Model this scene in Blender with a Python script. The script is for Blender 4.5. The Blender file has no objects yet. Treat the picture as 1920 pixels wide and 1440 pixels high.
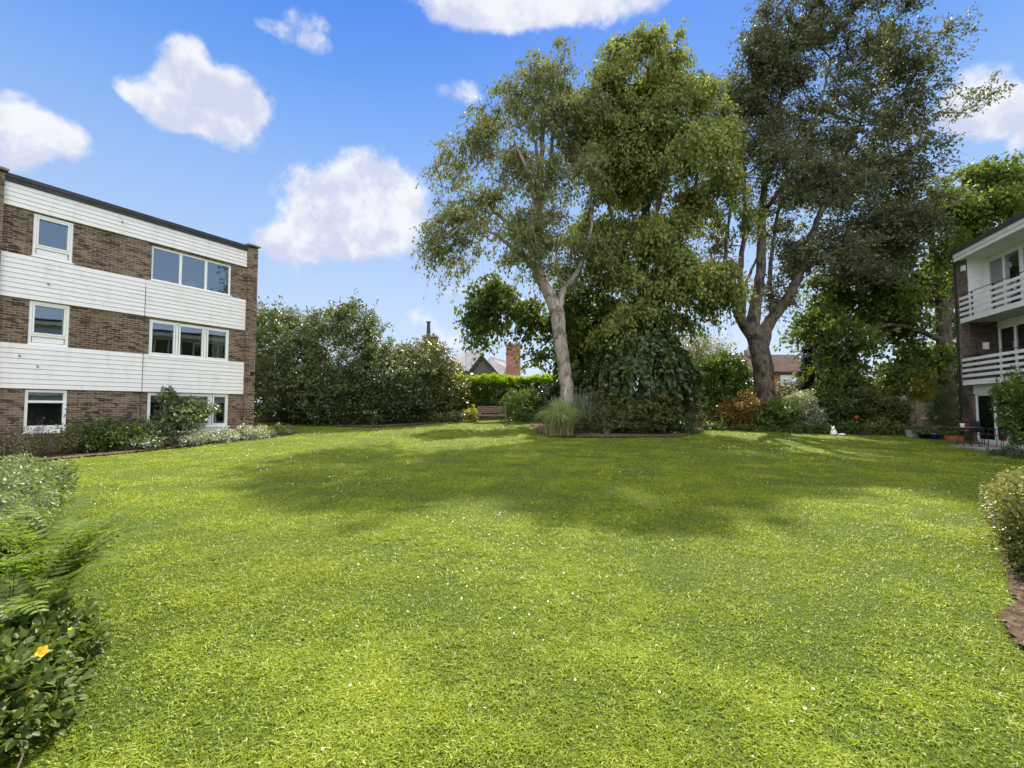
import bpy, math, random
import numpy as np
from math import radians, sin, cos, atan, atan2, pi, sqrt
from mathutils import Vector
SC = bpy.context.scene
COL = SC.collection
rs = np.random.RandomState
# ------------------------------------------------------------------ camera
F = 900.0; PITCH = atan(45/900); CH = 1.6
cam = bpy.data.cameras.new('camera'); camo = bpy.data.objects.new('camera', cam); COL.objects.link(camo)
camo.location = (0, 0, CH); camo.rotation_euler = (pi/2+PITCH, 0, 0)
cam.sensor_width = 36; cam.lens = 36*F/1920; cam.clip_end = 2000; cam.clip_start = 0.05
SC.camera = camo
# ------------------------------------------------------------------ sun, sky, exposure
SUN_AZ = radians(16); SUN_EL = radians(50)
sl = bpy.data.lights.new('sun', 'SUN'); sl.energy = 4.4; sl.angle = radians(1.0); sl.color = (1, .93, .80)
so = bpy.data.objects.new('sun', sl); COL.objects.link(so)
S = Vector((sin(SUN_AZ)*cos(SUN_EL), cos(SUN_AZ)*cos(SUN_EL), sin(SUN_EL)))
so.rotation_euler = S.to_track_quat('Z', 'Y').to_euler(); so.location = S*60
SC.view_settings.view_transform = 'Standard'; SC.view_settings.look = 'None'
SC.view_settings.exposure = 1.3; SC.view_settings.gamma = 1.0
EXPO = 2**SC.view_settings.exposure

def ray(x, y):
    u = (x-960)/F; v = (720-y)/F
    return np.array([u, cos(PITCH)-sin(PITCH)*v, sin(PITCH)+cos(PITCH)*v])
def at(x, y, Y):
    r = ray(x, y); return r/r[1]*Y + np.array([0, 0, CH])

class NT:
    """tiny helper to write node trees"""
    def __init__(s, tree): s.t = tree; s.n = tree.nodes; s.l = tree.links; s.n.clear()
    def node(s, typ, **kw):
        nd = s.n.new(typ)
        for k, v in kw.items(): setattr(nd, k, v)
        return nd
    def put(s, sock, v):
        if hasattr(v, 'is_output') or isinstance(v, bpy.types.NodeSocket): s.l.new(v, sock)
        else:
            if sock.type == 'RGBA' and len(v) == 3: v = (*v, 1)
            sock.default_value = v
    def m(s, op, a, b=None, c=None, clamp=False):
        nd = s.node('ShaderNodeMath', operation=op); nd.use_clamp = clamp
        s.put(nd.inputs[0], a)
        if b is not None: s.put(nd.inputs[1], b)
        if c is not None: s.put(nd.inputs[2], c)
        return nd.outputs[0]
    def mix(s, f, a, b, typ='MIX'):
        nd = s.node('ShaderNodeMix', data_type='RGBA', blend_type=typ)
        s.put(nd.inputs[0], f); s.put(nd.inputs[6], a); s.put(nd.inputs[7], b)
        return nd.outputs[2]
    def noise(s, vec, scale, detail=4, rough=.55, dim='3D'):
        nd = s.node('ShaderNodeTexNoise'); nd.noise_dimensions = dim
        if vec is not None: s.put(nd.inputs['Vector'], vec)
        nd.inputs['Scale'].default_value = scale; nd.inputs['Detail'].default_value = detail; nd.inputs['Roughness'].default_value = rough
        return nd.outputs[0]
    def ramp(s, f, stops, interp='LINEAR'):
        nd = s.node('ShaderNodeValToRGB'); cr = nd.color_ramp; cr.interpolation = interp
        while len(cr.elements) < len(stops): cr.elements.new(0.5)
        for e, (p, c) in zip(cr.elements, stops):
            e.position = p; e.color = (*c, 1) if not isinstance(c, (int, float)) else (c, c, c, 1)
        s.put(nd.inputs[0], f); return nd.outputs[0]
    def sstep(s, v, a, b):
        nd = s.node('ShaderNodeMapRange', interpolation_type='SMOOTHSTEP')
        s.put(nd.inputs[0], v); nd.inputs[1].default_value = a; nd.inputs[2].default_value = b
        return nd.outputs[0]

world = bpy.data.worlds.new('World'); SC.world = world; world.use_nodes = True
def build_world():
    w = NT(world.node_tree)
    out = w.node('ShaderNodeOutputWorld')
    tc = w.node('ShaderNodeTexCoord'); D = tc.outputs['Generated']
    sp = w.node('ShaderNodeSeparateXYZ'); w.put(sp.inputs[0], D)
    X, Y, Z = sp.outputs
    az = w.m('ARCTAN2', X, Y); el = w.m('ARCSINE', Z)
    sky = w.node('ShaderNodeTexSky', sky_type='NISHITA'); sky.sun_disc = False
    sky.sun_elevation = SUN_EL; sky.sun_rotation = SUN_AZ
    sky.air_density = 1.0; sky.dust_density = 0.4; sky.ozone_density = 3.0
    nis = w.mix(1.0, sky.outputs[0], (.075, .085, .10), 'MULTIPLY')
    k = 1/EXPO
    def lin(c): return tuple((((v/255)+.055)/1.055)**2.4*k for v in c)
    grad = w.ramp(w.m('MULTIPLY', el, 1/1.2), [(0, lin((218, 230, 247))), (.1, lin((206, 222, 245))), (.2, lin((188, 211, 243))), (.3, lin((165, 198, 244))), (.4, lin((138, 181, 244))),
                  (.5, lin((102, 158, 240))), (.6, lin((70, 134, 236))), (1, lin((44, 98, 212)))])
    base = w.mix(.9, nis, grad)
    # cumulus clouds: soft ellipses in sky directions, edges broken up by noise
    cl = [(345,135,52,62,1),(310,190,80,50,1),(385,190,95,62,1),(240,176,34,22,.5),(450,180,62,48,1),(400,240,80,38,1),(470,210,35,45,.8),
          (35,240,70,52,1),(85,262,72,42,.9),(-20,270,90,50,1),(130,275,40,28,.5),
          (700,345,85,60,1),(640,390,110,75,1),(590,445,90,50,1),(700,440,90,70,1),(540,465,65,32,.9),(750,400,50,70,.8),
          (585,60,48,34,.42),(520,68,60,22,.36),(595,90,32,20,.36),
          (1000,-25,220,75,.9),(840,5,85,50,.6),(1150,5,130,50,.9),(900,35,90,32,.7),(1000,30,90,45,.5),
          (865,180,48,34,.5),(1835,190,75,62,1),(1905,205,80,58,1),(1780,215,60,38,.8),(1910,265,28,26,.6),(2000,200,90,70,1),
          (865,550,36,20,.4),(835,640,42,32,.6),(790,598,34,18,.55),(1380,640,90,40,.3),(1355,560,50,30,.25),(560,520,60,20,.2)]
    fld = None; hgt = None
    dn = w.noise(D, 7, 3, .5)
    az2 = w.m('ADD', az, w.m('MULTIPLY', w.m('SUBTRACT', dn, .5), .05)); el2 = w.m('ADD', el, w.m('MULTIPLY', w.m('SUBTRACT', w.noise(D, 9, 3, .5), .5), .045))
    for (cx, cy, rx, ry, wt) in cl:
        r = ray(cx, cy); a0 = atan2(r[0], r[1]); e0 = atan2(r[2], sqrt(r[0]**2+r[1]**2))
        r2 = ray(cx+rx, cy); r3 = ray(cx, cy-ry)
        ra = abs(atan2(r2[0], r2[1])-a0)*1.48; re = abs(atan2(r3[2], sqrt(r3[0]**2+r3[1]**2))-e0)*1.48
        qa = w.m('MULTIPLY', w.m('SUBTRACT', az2, a0), 1/ra); qe = w.m('MULTIPLY', w.m('SUBTRACT', el2, e0), 1/re)
        q = w.m('ADD', w.m('MULTIPLY', qa, qa), w.m('MULTIPLY', qe, qe))
        f = w.m('MAXIMUM', w.m('SUBTRACT', 1, q), 0); f = w.m('MULTIPLY', w.m('MULTIPLY', f, f), wt)
        fld = f if fld is None else w.m('ADD', fld, f)
        fq = w.m('MULTIPLY', f, qe); hgt = fq if hgt is None else w.m('ADD', hgt, fq)
    hh = w.m('DIVIDE', hgt, w.m('ADD', fld, .03))
    n1 = w.noise(D, 17, 9, .66)
    edge = w.m('MULTIPLY', w.m('SUBTRACT', n1, .5), 1.9)
    fe = w.m('ADD', fld, w.m('MULTIPLY', edge, w.m('MINIMUM', w.m('MULTIPLY', fld, 5), 1)))
    mask = w.sstep(w.m('ADD', fe, w.m('MULTIPLY', w.m('MULTIPLY', hh, .22), w.m('MINIMUM', w.m('MULTIPLY', fld, 5), 1))), .12, .84)
    # unseen bright cloud bank added behind the viewer and overhead to fill shaded walls
    nb = w.noise(D, 2.2, 7, .58)
    back = w.m('MULTIPLY', w.sstep(nb, .38, .54), w.m('MAXIMUM', w.sstep(w.m('MULTIPLY', Y, -1), .22, .55), w.sstep(Z, .74, .88)))
    back = w.m('MULTIPLY', back, w.sstep(Z, 0.02, .15))
    shade = w.sstep(w.m('ADD', w.noise(D, 11, 6, .6), w.m('MULTIPLY', hh, .16)), .40, .60)
    ccol = w.mix(shade, lin((213, 219, 241)), lin((249, 250, 254)))
    c = w.mix(w.m('MULTIPLY', mask, .94), base, ccol)
    c = w.mix(back, c, tuple(v*k for v in (3.2, 3.12, 3.06)))
    bg = w.node('ShaderNodeBackground'); w.put(bg.inputs[0], c); bg.inputs[1].default_value = 1.0
    w.l.new(bg.outputs[0], out.inputs[0])
build_world()

# ------------------------------------------------------------------ materials
MATS = {}
def mat(name, fn):
    if name in MATS: return MATS[name]
    m = bpy.data.materials.new(name); m.use_nodes = True
    n = NT(m.node_tree); out = n.node('ShaderNodeOutputMaterial')
    fn(n, out); MATS[name] = m; return m
def principled(n, out, **kw):
    p = n.node('ShaderNodeBsdfPrincipled')
    for k, v in kw.items(): n.put(p.inputs[k], v)
    n.l.new(p.outputs[0], out.inputs[0]); return p
def objco(n): return n.node('ShaderNodeTexCoord').outputs['Object']
def bump(n, p, h, strength=.4, dist=.02):
    b = n.node('ShaderNodeBump'); b.inputs['Strength'].default_value = strength; b.inputs['Distance'].default_value = dist
    n.put(b.inputs['Height'], h); n.l.new(b.outputs[0], p.inputs['Normal'])
def plain(name, col, rough=.6, var=.25, scale=6, metal=0, spec=.4, bmp=.15):
    def f(n, o):
        oc = objco(n); ns = n.noise(oc, scale, 6, .65)
        c = n.mix(n.sstep(ns, .3, .7), tuple(v*(1-var) for v in col), tuple(min(1, v*(1+var)) for v in col))
        p = principled(n, o, **{'Base Color': c, 'Roughness': rough, 'Metallic': metal, 'Specular IOR Level': spec})
        bump(n, p, n.noise(oc, scale*6, 4, .6), bmp, .01)
    return mat(name, f)
def leafmat(name, c1, c2, c3=None, trans=.38, rough=.5, spec=.35, tcol=None):
    """c1..c2 by per-leaf random, c3 = a few odd leaves; light passes through the blade"""
    def f(n, o):
        a = n.node('ShaderNodeAttribute'); a.attribute_name = 'rnd'; r = a.outputs['Fac']
        c = n.mix(r, c1, c2)
        big = n.noise(objco(n), .55, 3, .5)
        c = n.mix(n.m('MULTIPLY', n.sstep(big, .4, .65), .45), c, tuple(v*.62 for v in c2), 'MIX')
        if c3 is not None: c = n.mix(n.sstep(r, .93, .97), c, c3)
        p = n.node('ShaderNodeBsdfPrincipled'); n.put(p.inputs['Base Color'], c)
        p.inputs['Roughness'].default_value = rough; p.inputs['Specular IOR Level'].default_value = spec
        t = n.node('ShaderNodeBsdfTranslucent')
        tc = tcol or (1.35, 1.25, .55)
        n.put(t.inputs[0], n.mix(1.0, c, tc, 'MULTIPLY'))
        mx = n.node('ShaderNodeMixShader'); mx.inputs[0].default_value = trans
        n.l.new(p.outputs[0], mx.inputs[1]); n.l.new(t.outputs[0], mx.inputs[2]); n.l.new(mx.outputs[0], o.inputs[0])
    return mat(name, f)
def brickmat(name, c1, c2, mortar, var=(.05, .03, .02), bw=.225, rh=.075):
    def f(n, o):
        oc = objco(n); sp = n.node('ShaderNodeSeparateXYZ'); n.put(sp.inputs[0], oc)
        cb = n.node('ShaderNodeCombineXYZ'); n.put(cb.inputs[0], n.m('ADD', sp.outputs[0], sp.outputs[1])); n.put(cb.inputs[1], sp.outputs[2])
        b = n.node('ShaderNodeTexBrick'); n.put(b.inputs['Vector'], cb.outputs[0])
        b.inputs['Scale'].default_value = 1; b.inputs['Brick Width'].default_value = bw; b.inputs['Row Height'].default_value = rh
        b.inputs['Mortar Size'].default_value = .007; b.inputs['Mortar Smooth'].default_value = .3; b.inputs['Bias'].default_value = -.1
        n.put(b.inputs['Color1'], c1); n.put(b.inputs['Color2'], c2); n.put(b.inputs['Mortar'], mortar)
        # each brick gets its own tone
        mp = n.node('ShaderNodeMapping'); n.put(mp.inputs[0], cb.outputs[0]); mp.inputs['Scale'].default_value = (4.45, 13.3, 1)
        wn = n.node('ShaderNodeTexVoronoi'); n.put(wn.inputs['Vector'], mp.outputs[0]); wn.inputs['Scale'].default_value = 1
        sp2 = n.node('ShaderNodeSeparateColor'); n.put(sp2.inputs[0], wn.outputs['Color'])
        c = n.mix(n.m('MULTIPLY', n.sstep(sp2.outputs[0], .35, .95), .65), b.outputs['Color'], n.mix(.5, c2, mortar), 'MIX')
        c = n.mix(n.m('MULTIPLY', n.sstep(sp2.outputs[1], .78, .95), .7), c, var)
        c = n.mix(n.m('MULTIPLY', n.sstep(n.noise(oc, .7, 5, .6), .45, .75), .45), c, tuple(v*.6 for v in c1))
        p = principled(n, o, **{'Base Color': c, 'Roughness': .85, 'Specular IOR Level': .25})
        bump(n, p, n.m('ADD', n.m('MULTIPLY', b.outputs['Fac'], -1), n.m('MULTIPLY', n.noise(oc, 40, 4, .6), .5)), .6, .012)
    return mat(name, f)
def m_clad():
    def f(n, o):
        oc = objco(n)
        mp = n.node('ShaderNodeMapping'); n.put(mp.inputs[0], oc); mp.inputs['Scale'].default_value = (1.2, 1.2, .35)
        st = n.noise(mp.outputs[0], 2.6, 7, .68)
        mp2 = n.node('ShaderNodeMapping'); n.put(mp2.inputs[0], oc); mp2.inputs['Scale'].default_value = (.8, .8, 7)
        st2 = n.noise(mp2.outputs[0], 1.6, 4, .6)
        c = n.mix(n.m('MULTIPLY', n.sstep(st, .48, .72), .5), (.84, .82, .82), (.62, .60, .52))
        c = n.mix(n.m('MULTIPLY', n.sstep(st2, .35, .7), .22), c, (.70, .69, .70))
        c = n.mix(n.sstep(n.noise(oc, 17, 5, .7), .70, .76), c, (.35, .33, .22))
        p = principled(n, o, **{'Base Color': c, 'Roughness': .45})
        bump(n, p, n.noise(mp2.outputs[0], 9, 4, .6), .12, .01)
    return mat('painted_boards', f)
def m_glass(name, refl=.3, tint=(.75, .8, .8)):
    def f(n, o):
        t = n.node('ShaderNodeBsdfTransparent'); n.put(t.inputs[0], tint)
        g = n.node('ShaderNodeBsdfGlossy'); g.inputs['Roughness'].default_value = .015; n.put(g.inputs[0], (.9, .95, 1))
        bp = n.node('ShaderNodeBump'); bp.inputs['Strength'].default_value = .05; bp.inputs['Distance'].default_value = .02
        n.put(bp.inputs['Height'], n.noise(objco(n), 1.3, 2, .5)); n.l.new(bp.outputs[0], g.inputs['Normal'])
        fr = n.node('ShaderNodeFresnel'); fr.inputs[0].default_value = 1.45
        fac = n.m('ADD', fr.outputs[0], refl, clamp=True)
        mx = n.node('ShaderNodeMixShader'); n.put(mx.inputs[0], fac)
        n.l.new(t.outputs[0], mx.inputs[1]); n.l.new(g.outputs[0], mx.inputs[2]); n.l.new(mx.outputs[0], o.inputs[0])
    return mat(name, f)
def m_bark(name, c1, c2, patch, moss=.0):
    def f(n, o):
        oc = objco(n)
        mp = n.node('ShaderNodeMapping'); n.put(mp.inputs[0], oc); mp.inputs['Scale'].default_value = (1, 1, .22)
        a = n.noise(mp.outputs[0], 7, 7, .7); b = n.noise(oc, 2.2, 5, .65)
        c = n.mix(n.sstep(a, .38, .62), c1, c2)
        c = n.mix(n.m('MULTIPLY', n.sstep(b, .5, .58), .9), c, patch)
        c = n.mix(n.m('MULTIPLY', n.sstep(n.noise(mp.outputs[0], 3.1, 5, .7), .56, .66), .7), c, tuple(v*1.35 for v in c2))
        if moss: c = n.mix(n.m('MULTIPLY', n.sstep(n.noise(oc, 3.3, 4, .6), .5, .7), moss), c, (.06, .08, .03))
        p = principled(n, o, **{'Base Color': c, 'Roughness': .85, 'Specular IOR Level': .2})
        bump(n, p, n.m('ADD', a, n.m('MULTIPLY', n.noise(oc, 22, 5, .6), .4)), .8, .04)
    return mat(name, f)
def m_lawn():
    def f(n, o):
        oc = objco(n)
        a = n.noise(oc, .45, 5, .6); b = n.noise(oc, 2.1, 6, .65); c0 = n.noise(oc, 26, 6, .75)
        c = n.mix(n.sstep(a, .35, .65), (.11, .145, .016), (.16, .19, .028))
        c = n.mix(n.m('MULTIPLY', n.sstep(b, .42, .7), .45), c, (.10, .165, .02))
        c = n.mix(n.m('MULTIPLY', n.sstep(c0, .38, .58), .75), c, (.035, .055, .010))
        c = n.mix(n.m('MULTIPLY', n.sstep(n.noise(oc, 1.1, 5, .7), .60, .74), .35), c, (.24, .235, .07))
        far = n.node('ShaderNodeVectorMath', operation='LENGTH'); n.put(far.inputs[0], oc)
        p = principled(n, o, **{'Base Color': c, 'Roughness': .9, 'Specular IOR Level': .15})
        bump(n, p, n.m('ADD', c0, n.m('MULTIPLY', n.noise(oc, 70, 3, .6), .6)), .9, .04)
    return mat('lawn', f)
def m_soil():
    def f(n, o):
        oc = objco(n); a = n.noise(oc, 9, 8, .75)
        c = n.mix(n.sstep(a, .35, .65), (.05, .035, .022), (.16, .115, .075))
        p = principled(n, o, **{'Base Color': c, 'Roughness': .95, 'Specular IOR Level': .1}); bump(n, p, n.noise(oc, 30, 8, .75), 1, .04)
    return mat('soil', f)
def m_tiles(name, c1, c2, rowh, bw, dark):
    def f(n, o):
        uv = n.node('ShaderNodeTexCoord').outputs['UV']
        b = n.node('ShaderNodeTexBrick'); n.put(b.inputs['Vector'], uv); b.inputs['Scale'].default_value = 1
        b.inputs['Brick Width'].default_value = bw; b.inputs['Row Height'].default_value = rowh; b.inputs['Mortar Size'].default_value = rowh*.09
        n.put(b.inputs['Color1'], c1); n.put(b.inputs['Color2'], c2); n.put(b.inputs['Mortar'], dark)
        c = n.mix(n.m('MULTIPLY', n.sstep(n.noise(objco(n), 1.3, 6, .7), .4, .7), .5), b.outputs[0], tuple(v*.6 for v in c1))
        p = principled(n, o, **{'Base Color': c, 'Roughness': .95, 'Specular IOR Level': .1}); bump(n, p, n.m('MULTIPLY', b.outputs['Fac'], -1), .7, .03)
    return mat(name, f)

# ------------------------------------------------------------------ mesh helpers
def tag(o, label=None, cat=None, group=None, kind=None):
    if label: o['label'] = label
    if cat: o['category'] = cat
    if group: o['group'] = group
    if kind: o['kind'] = kind
    return o
def empty(name, loc, rz=0, label=None, cat=None, group=None):
    o = bpy.data.objects.new(name, None); COL.objects.link(o); o.location = tuple(float(v) for v in loc); o.rotation_euler = (0, 0, rz); o.empty_display_size = .2
    return tag(o, label, cat, group)
def link(name, me, parent=None, m=None):
    o = bpy.data.objects.new(name, me); COL.objects.link(o)
    if parent: o.parent = parent
    if m: me.materials.append(m)
    return o
class MB:
    def __init__(s): s.v = []; s.f = []; s.mi = []; s.uv = None
    def quad(s, a, b, c, d, mi=0):
        k = len(s.v); s.v += [a, b, c, d]; s.f.append((k, k+1, k+2, k+3)); s.mi.append(mi); return s
    def box(s, x0, x1, y0, y1, z0, z1, mi=0):
        k = len(s.v)
        s.v += [(x0,y0,z0),(x1,y0,z0),(x1,y1,z0),(x0,y1,z0),(x0,y0,z1),(x1,y0,z1),(x1,y1,z1),(x0,y1,z1)]
        for f in ((0,3,2,1),(4,5,6,7),(0,1,5,4),(1,2,6,5),(2,3,7,6),(3,0,4,7)): s.f.append(tuple(k+i for i in f)); s.mi.append(mi)
        return s
    def bar(s, a, b, w, t, up=(0,0,1), mi=0):
        """a rectangular bar from a to b, w across (sideways), t along up"""
        a = Vector(a); b = Vector(b); d = (b-a).normalized(); u = Vector(up); sd = d.cross(u)
        if sd.length < 1e-4: sd = d.cross(Vector((1,0,0)))
        sd.normalize(); u = sd.cross(d).normalized(); sd *= w/2; u *= t/2; k = len(s.v)
        for p in (a, b): s.v += [tuple(p-sd-u), tuple(p+sd-u), tuple(p+sd+u), tuple(p-sd+u)]
        for f in ((0,3,2,1),(4,5,6,7),(0,1,5,4),(1,2,6,5),(2,3,7,6),(3,0,4,7)): s.f.append(tuple(k+i for i in f)); s.mi.append(mi)
        return s
    def tube(s, pts, rad, n=8, cap=True, mi=0, wob=0, seed=0):
        pts = [Vector(p) for p in pts]; R = random.Random(seed); k0 = len(s.v)
        if not hasattr(rad, '__len__'): rad = [rad]*len(pts)
        ref = Vector((.31, .95, .05))
        for i, p in enumerate(pts):
            d = (pts[min(i+1, len(pts)-1)]-pts[max(i-1, 0)]).normalized()
            a = d.cross(ref)
            if a.length < .1: a = d.cross(Vector((1,0,0)))
            a.normalize(); b = d.cross(a).normalized(); ref = b if False else ref
            for j in range(n):
                t = 2*pi*j/n; r = rad[i]*(1+wob*(R.random()-.5)+wob*.6*sin(3*t+i*.4))
                s.v.append(tuple(p+a*cos(t)*r+b*sin(t)*r))
        for i in range(len(pts)-1):
            for j in range(n):
                a_ = k0+i*n+j; b_ = k0+i*n+(j+1) % n
                s.f.append((a_, b_, b_+n, a_+n)); s.mi.append(mi)
        if cap:
            s.f.append(tuple(k0+j for j in range(n))[::-1]); s.mi.append(mi)
            e = k0+(len(pts)-1)*n; s.f.append(tuple(e+j for j in range(n))); s.mi.append(mi)
        return s
    def lathe(s, prof, c=(0,0,0), n=20, mi=0):
        k0 = len(s.v)
        for (r, z) in prof:
            for j in range(n): t = 2*pi*j/n; s.v.append((c[0]+r*cos(t), c[1]+r*sin(t), c[2]+z))
        for i in range(len(prof)-1):
            for j in range(n):
                a = k0+i*n+j; b = k0+i*n+(j+1) % n; s.f.append((a, b, b+n, a+n)); s.mi.append(mi)
        return s
    def build(s, name, mats, parent=None, smooth=False, bevel=0):
        me = bpy.data.meshes.new(name); me.from_pydata([tuple(map(float, v)) for v in s.v], [], s.f)
        if not isinstance(mats, (list, tuple)): mats = [mats]
        for m in mats: me.materials.append(m)
        if len(mats) > 1: me.polygons.foreach_set('material_index', s.mi)
        if smooth: me.polygons.foreach_set('use_smooth', [True]*len(me.polygons))
        me.update()
        o = link(name, me, parent)
        if bevel:
            b = o.modifiers.new('bevel', 'BEVEL'); b.width = bevel; b.segments = 2; b.limit_method = 'ANGLE'
        return o
def npmesh(name, V, Fq, m, parent=None, attrs=None, smooth=False):
    """mesh from numpy arrays; Fq (n,3) or (n,4)"""
    me = bpy.data.meshes.new(name); nv = len(V); nf, k = Fq.shape
    me.vertices.add(nv); me.vertices.foreach_set('co', np.ascontiguousarray(V, dtype=np.float32).ravel())
    me.loops.add(nf*k); me.loops.foreach_set('vertex_index', np.ascontiguousarray(Fq, dtype=np.int32).ravel())
    me.polygons.add(nf); me.polygons.foreach_set('loop_start', np.arange(0, nf*k, k, dtype=np.int32))
    if smooth: me.polygons.foreach_set('use_smooth', np.ones(nf, dtype=bool))
    me.update(calc_edges=True)
    if attrs is not None:
        a = me.attributes.new('rnd', 'FLOAT', 'POINT'); a.data.foreach_set('value', np.ascontiguousarray(attrs, dtype=np.float32))
    if m: me.materials.append(m)
    return link(name, me, parent)
def norm(v): return v/np.maximum(np.linalg.norm(v, axis=-1, keepdims=True), 1e-9)
def leaves_geo(pos, axis, nrm, L, W, r, fold=.18, mid=.45):
    """leaf blades: 4-vertex folded rhombi"""
    axis = norm(axis); side = norm(np.cross(axis, nrm)); up = np.cross(side, axis)
    L = L[:, None]; W = W[:, None]
    b = pos; t = pos+axis*L; m0 = pos+axis*L*mid
    l = m0-side*W/2+up*W*fold; rr = m0+side*W/2+up*W*fold
    V = np.stack([b, rr, t, l], 1).reshape(-1, 3)
    n = len(pos); Fq = (np.arange(n)*4)[:, None]+np.arange(4)[None]
    return V, Fq, np.repeat(r, 4)
def leaves6_geo(pos, axis, nrm, L, W, r, fold=.2, curl=.12):
    """rounder near leaves: two halves folded along the midrib, tip bent down"""
    axis = norm(axis); side = norm(np.cross(axis, nrm)); up = np.cross(side, axis); L = L[:, None]; W = W[:, None]
    b = pos; t = pos+axis*L-up*L*curl
    def q(u, w, s): return pos+axis*L*u-up*L*curl*u*u+side*s*W*w+up*W*fold*w*2
    V = np.stack([b, q(.22, .36, 1), q(.55, .5, 1), q(.85, .26, 1), t, q(.85, .26, -1), q(.55, .5, -1), q(.22, .36, -1), q(.55, 0, 1)], 1).reshape(-1, 3)
    n = len(pos); k = (np.arange(n)*9)[:, None]
    Fq = np.concatenate([k+np.array([[0, 1, 2, 8]]), k+np.array([[8, 2, 3, 4]]), k+np.array([[0, 8, 6, 7]]), k+np.array([[8, 4, 5, 6]])])
    return V, Fq, np.repeat(r, 9)
def vnoise(x, y, sc, seed):
    T = rs(seed).rand(256, 256); u = x*sc+1000; v = y*sc+1000; i = np.floor(u).astype(int); j = np.floor(v).astype(int); a = u-i; b = v-j; a = a*a*(3-2*a); b = b*b*(3-2*b)
    g = lambda p, q: T[p % 256, q % 256]
    return (g(i, j)*(1-a)+g(i+1, j)*a)*(1-b)+(g(i, j+1)*(1-a)+g(i+1, j+1)*a)*b
def frusta(p0, p1, r0, r1, n=5):
    d = norm(p1-p0); ref = np.where(np.abs(d[:, 2:3]) > .9, np.array([[1., 0, 0]]), np.array([[0, 0, 1.]]))
    a = norm(np.cross(d, ref)); b = np.cross(d, a); V = []
    for k in range(n): t = 2*pi*k/n; o = a*cos(t)+b*sin(t); V += [p0+o*r0[:, None], p1+o*r1[:, None]]
    V = np.stack(V, 1); m = len(p0); base = (np.arange(m)*2*n)[:, None]
    Fs = [base+np.array([[2*k, 2*((k+1) % n), 2*((k+1) % n)+1, 2*k+1]]) for k in range(n)]
    return V.reshape(-1, 3), np.concatenate(Fs, 0)
def resample(pts, step):
    pts = np.array(pts, float); out = [pts[0]]
    # catmull-rom through the points
    P = np.vstack([2*pts[0]-pts[1], pts, 2*pts[-1]-pts[-2]])
    for i in range(1, len(P)-2):
        L = np.linalg.norm(P[i+1][:3]-P[i][:3]); k = max(1, int(L/step))
        for j in range(1, k+1):
            t = j/k; a, b, c, d = P[i-1], P[i], P[i+1], P[i+2]
            out.append(.5*((2*b)+(-a+c)*t+(2*a-5*b+4*c-d)*t*t+(-a+3*b-3*c+d)*t**3))
    return np.array(out)

# ------------------------------------------------------------------ ground
YB = [-50, 5, 9, 12, 16, 20, 24, 27, 31, 60, 400]; ZB = [0, 0, .06, .14, .25, .42, .65, .92, 1.02, 1.05, 1.1]
def gz(x, y):
    x = np.asarray(x, float); y = np.asarray(y, float)
    b = np.interp(y, YB, ZB); s = np.clip(y/16, 0, 1)
    b = b-.0175*np.clip(x-6, 0, 16)*s
    b = b+.012*np.sin(x*.9+y*.5)*np.clip(y/6, 0, 1)+.010*np.sin(y*1.3-x*.35)*np.clip(y/6, 0, 1)
    return b
def g3(x, y): return np.array([x, y, float(gz(x, y))])
xs = np.concatenate([[-300, -120, -60, -35], np.arange(-24, 30, .4), [40, 70, 130, 300]])
ys = np.concatenate([[-120, -50, -20, -8], np.arange(-4, 36, .4), [45, 60, 90, 150, 320, 600]])
GX, GY = np.meshgrid(xs, ys); GV = np.stack([GX, GY, gz(GX, GY)], -1).reshape(-1, 3)
nx = len(xs); ii = (np.arange(len(ys)-1)[:, None]*nx+np.arange(nx-1)[None]).ravel()
tag(npmesh('lawn', GV, np.stack([ii, ii+1, ii+1+nx, ii+nx], 1), m_lawn(), smooth=True), kind='structure')
def inpoly(px, py, poly):
    px = np.asarray(px); py = np.asarray(py); c = np.zeros(px.shape, bool); n = len(poly); j = n-1
    for i in range(n):
        xi, yi = poly[i]; xj, yj = poly[j]
        cond = ((yi > py) != (yj > py)) & (px < (xj-xi)*(py-yi)/(yj-yi+1e-12)+xi); c ^= cond; j = i
    return c
BEDS = []
SOIL_POLY = [(4.05, 3.95), (3.7, 3.72), (3.5, 3.47), (3.38, 3.3), (3.29, 3.12), (3.45, 2.95), (8, 2.9), (8, 5.6), (5.6, 5.6), (4.75, 4.7)]
def bed(poly, cell=.05, h=.03, name='flower_bed', m=None):
    BEDS.append(poly); a = np.array(poly)
    X = np.arange(a[:, 0].min(), a[:, 0].max()+cell, cell); Y = np.arange(a[:, 1].min(), a[:, 1].max()+cell, cell)
    gx, gy = np.meshgrid(X, Y); r = rs(3); lump = h+r.rand(*gx.shape)*.03
    V = np.stack([gx, gy, gz(gx, gy)+lump], -1).reshape(-1, 3); n = len(X)
    ci, cj = np.meshgrid(np.arange(n-1), np.arange(len(Y)-1)); ok = inpoly(X[ci]+cell/2, Y[cj]+cell/2, poly)
    k = (cj*n+ci)[ok]
    tag(npmesh(name, V, np.stack([k, k+1, k+1+n, k+n], 1), m or m_soil(), smooth=True), kind='structure')
LD = np.array([.48888, .87235]); LN = np.array([.87235, -.48888]); LP = np.array([-11.19, 19.92])
def lw(s, o=0): p = LP+LD*s+LN*o; return (float(p[0]), float(p[1]))
bed([lw(-12), lw(.5), lw(.7, 1.6), lw(-1, 1.5), lw(-3, 1.7), lw(-5, 2.2), lw(-8, 2.6), lw(-12, 2.4)])            # along the left flats
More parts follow.
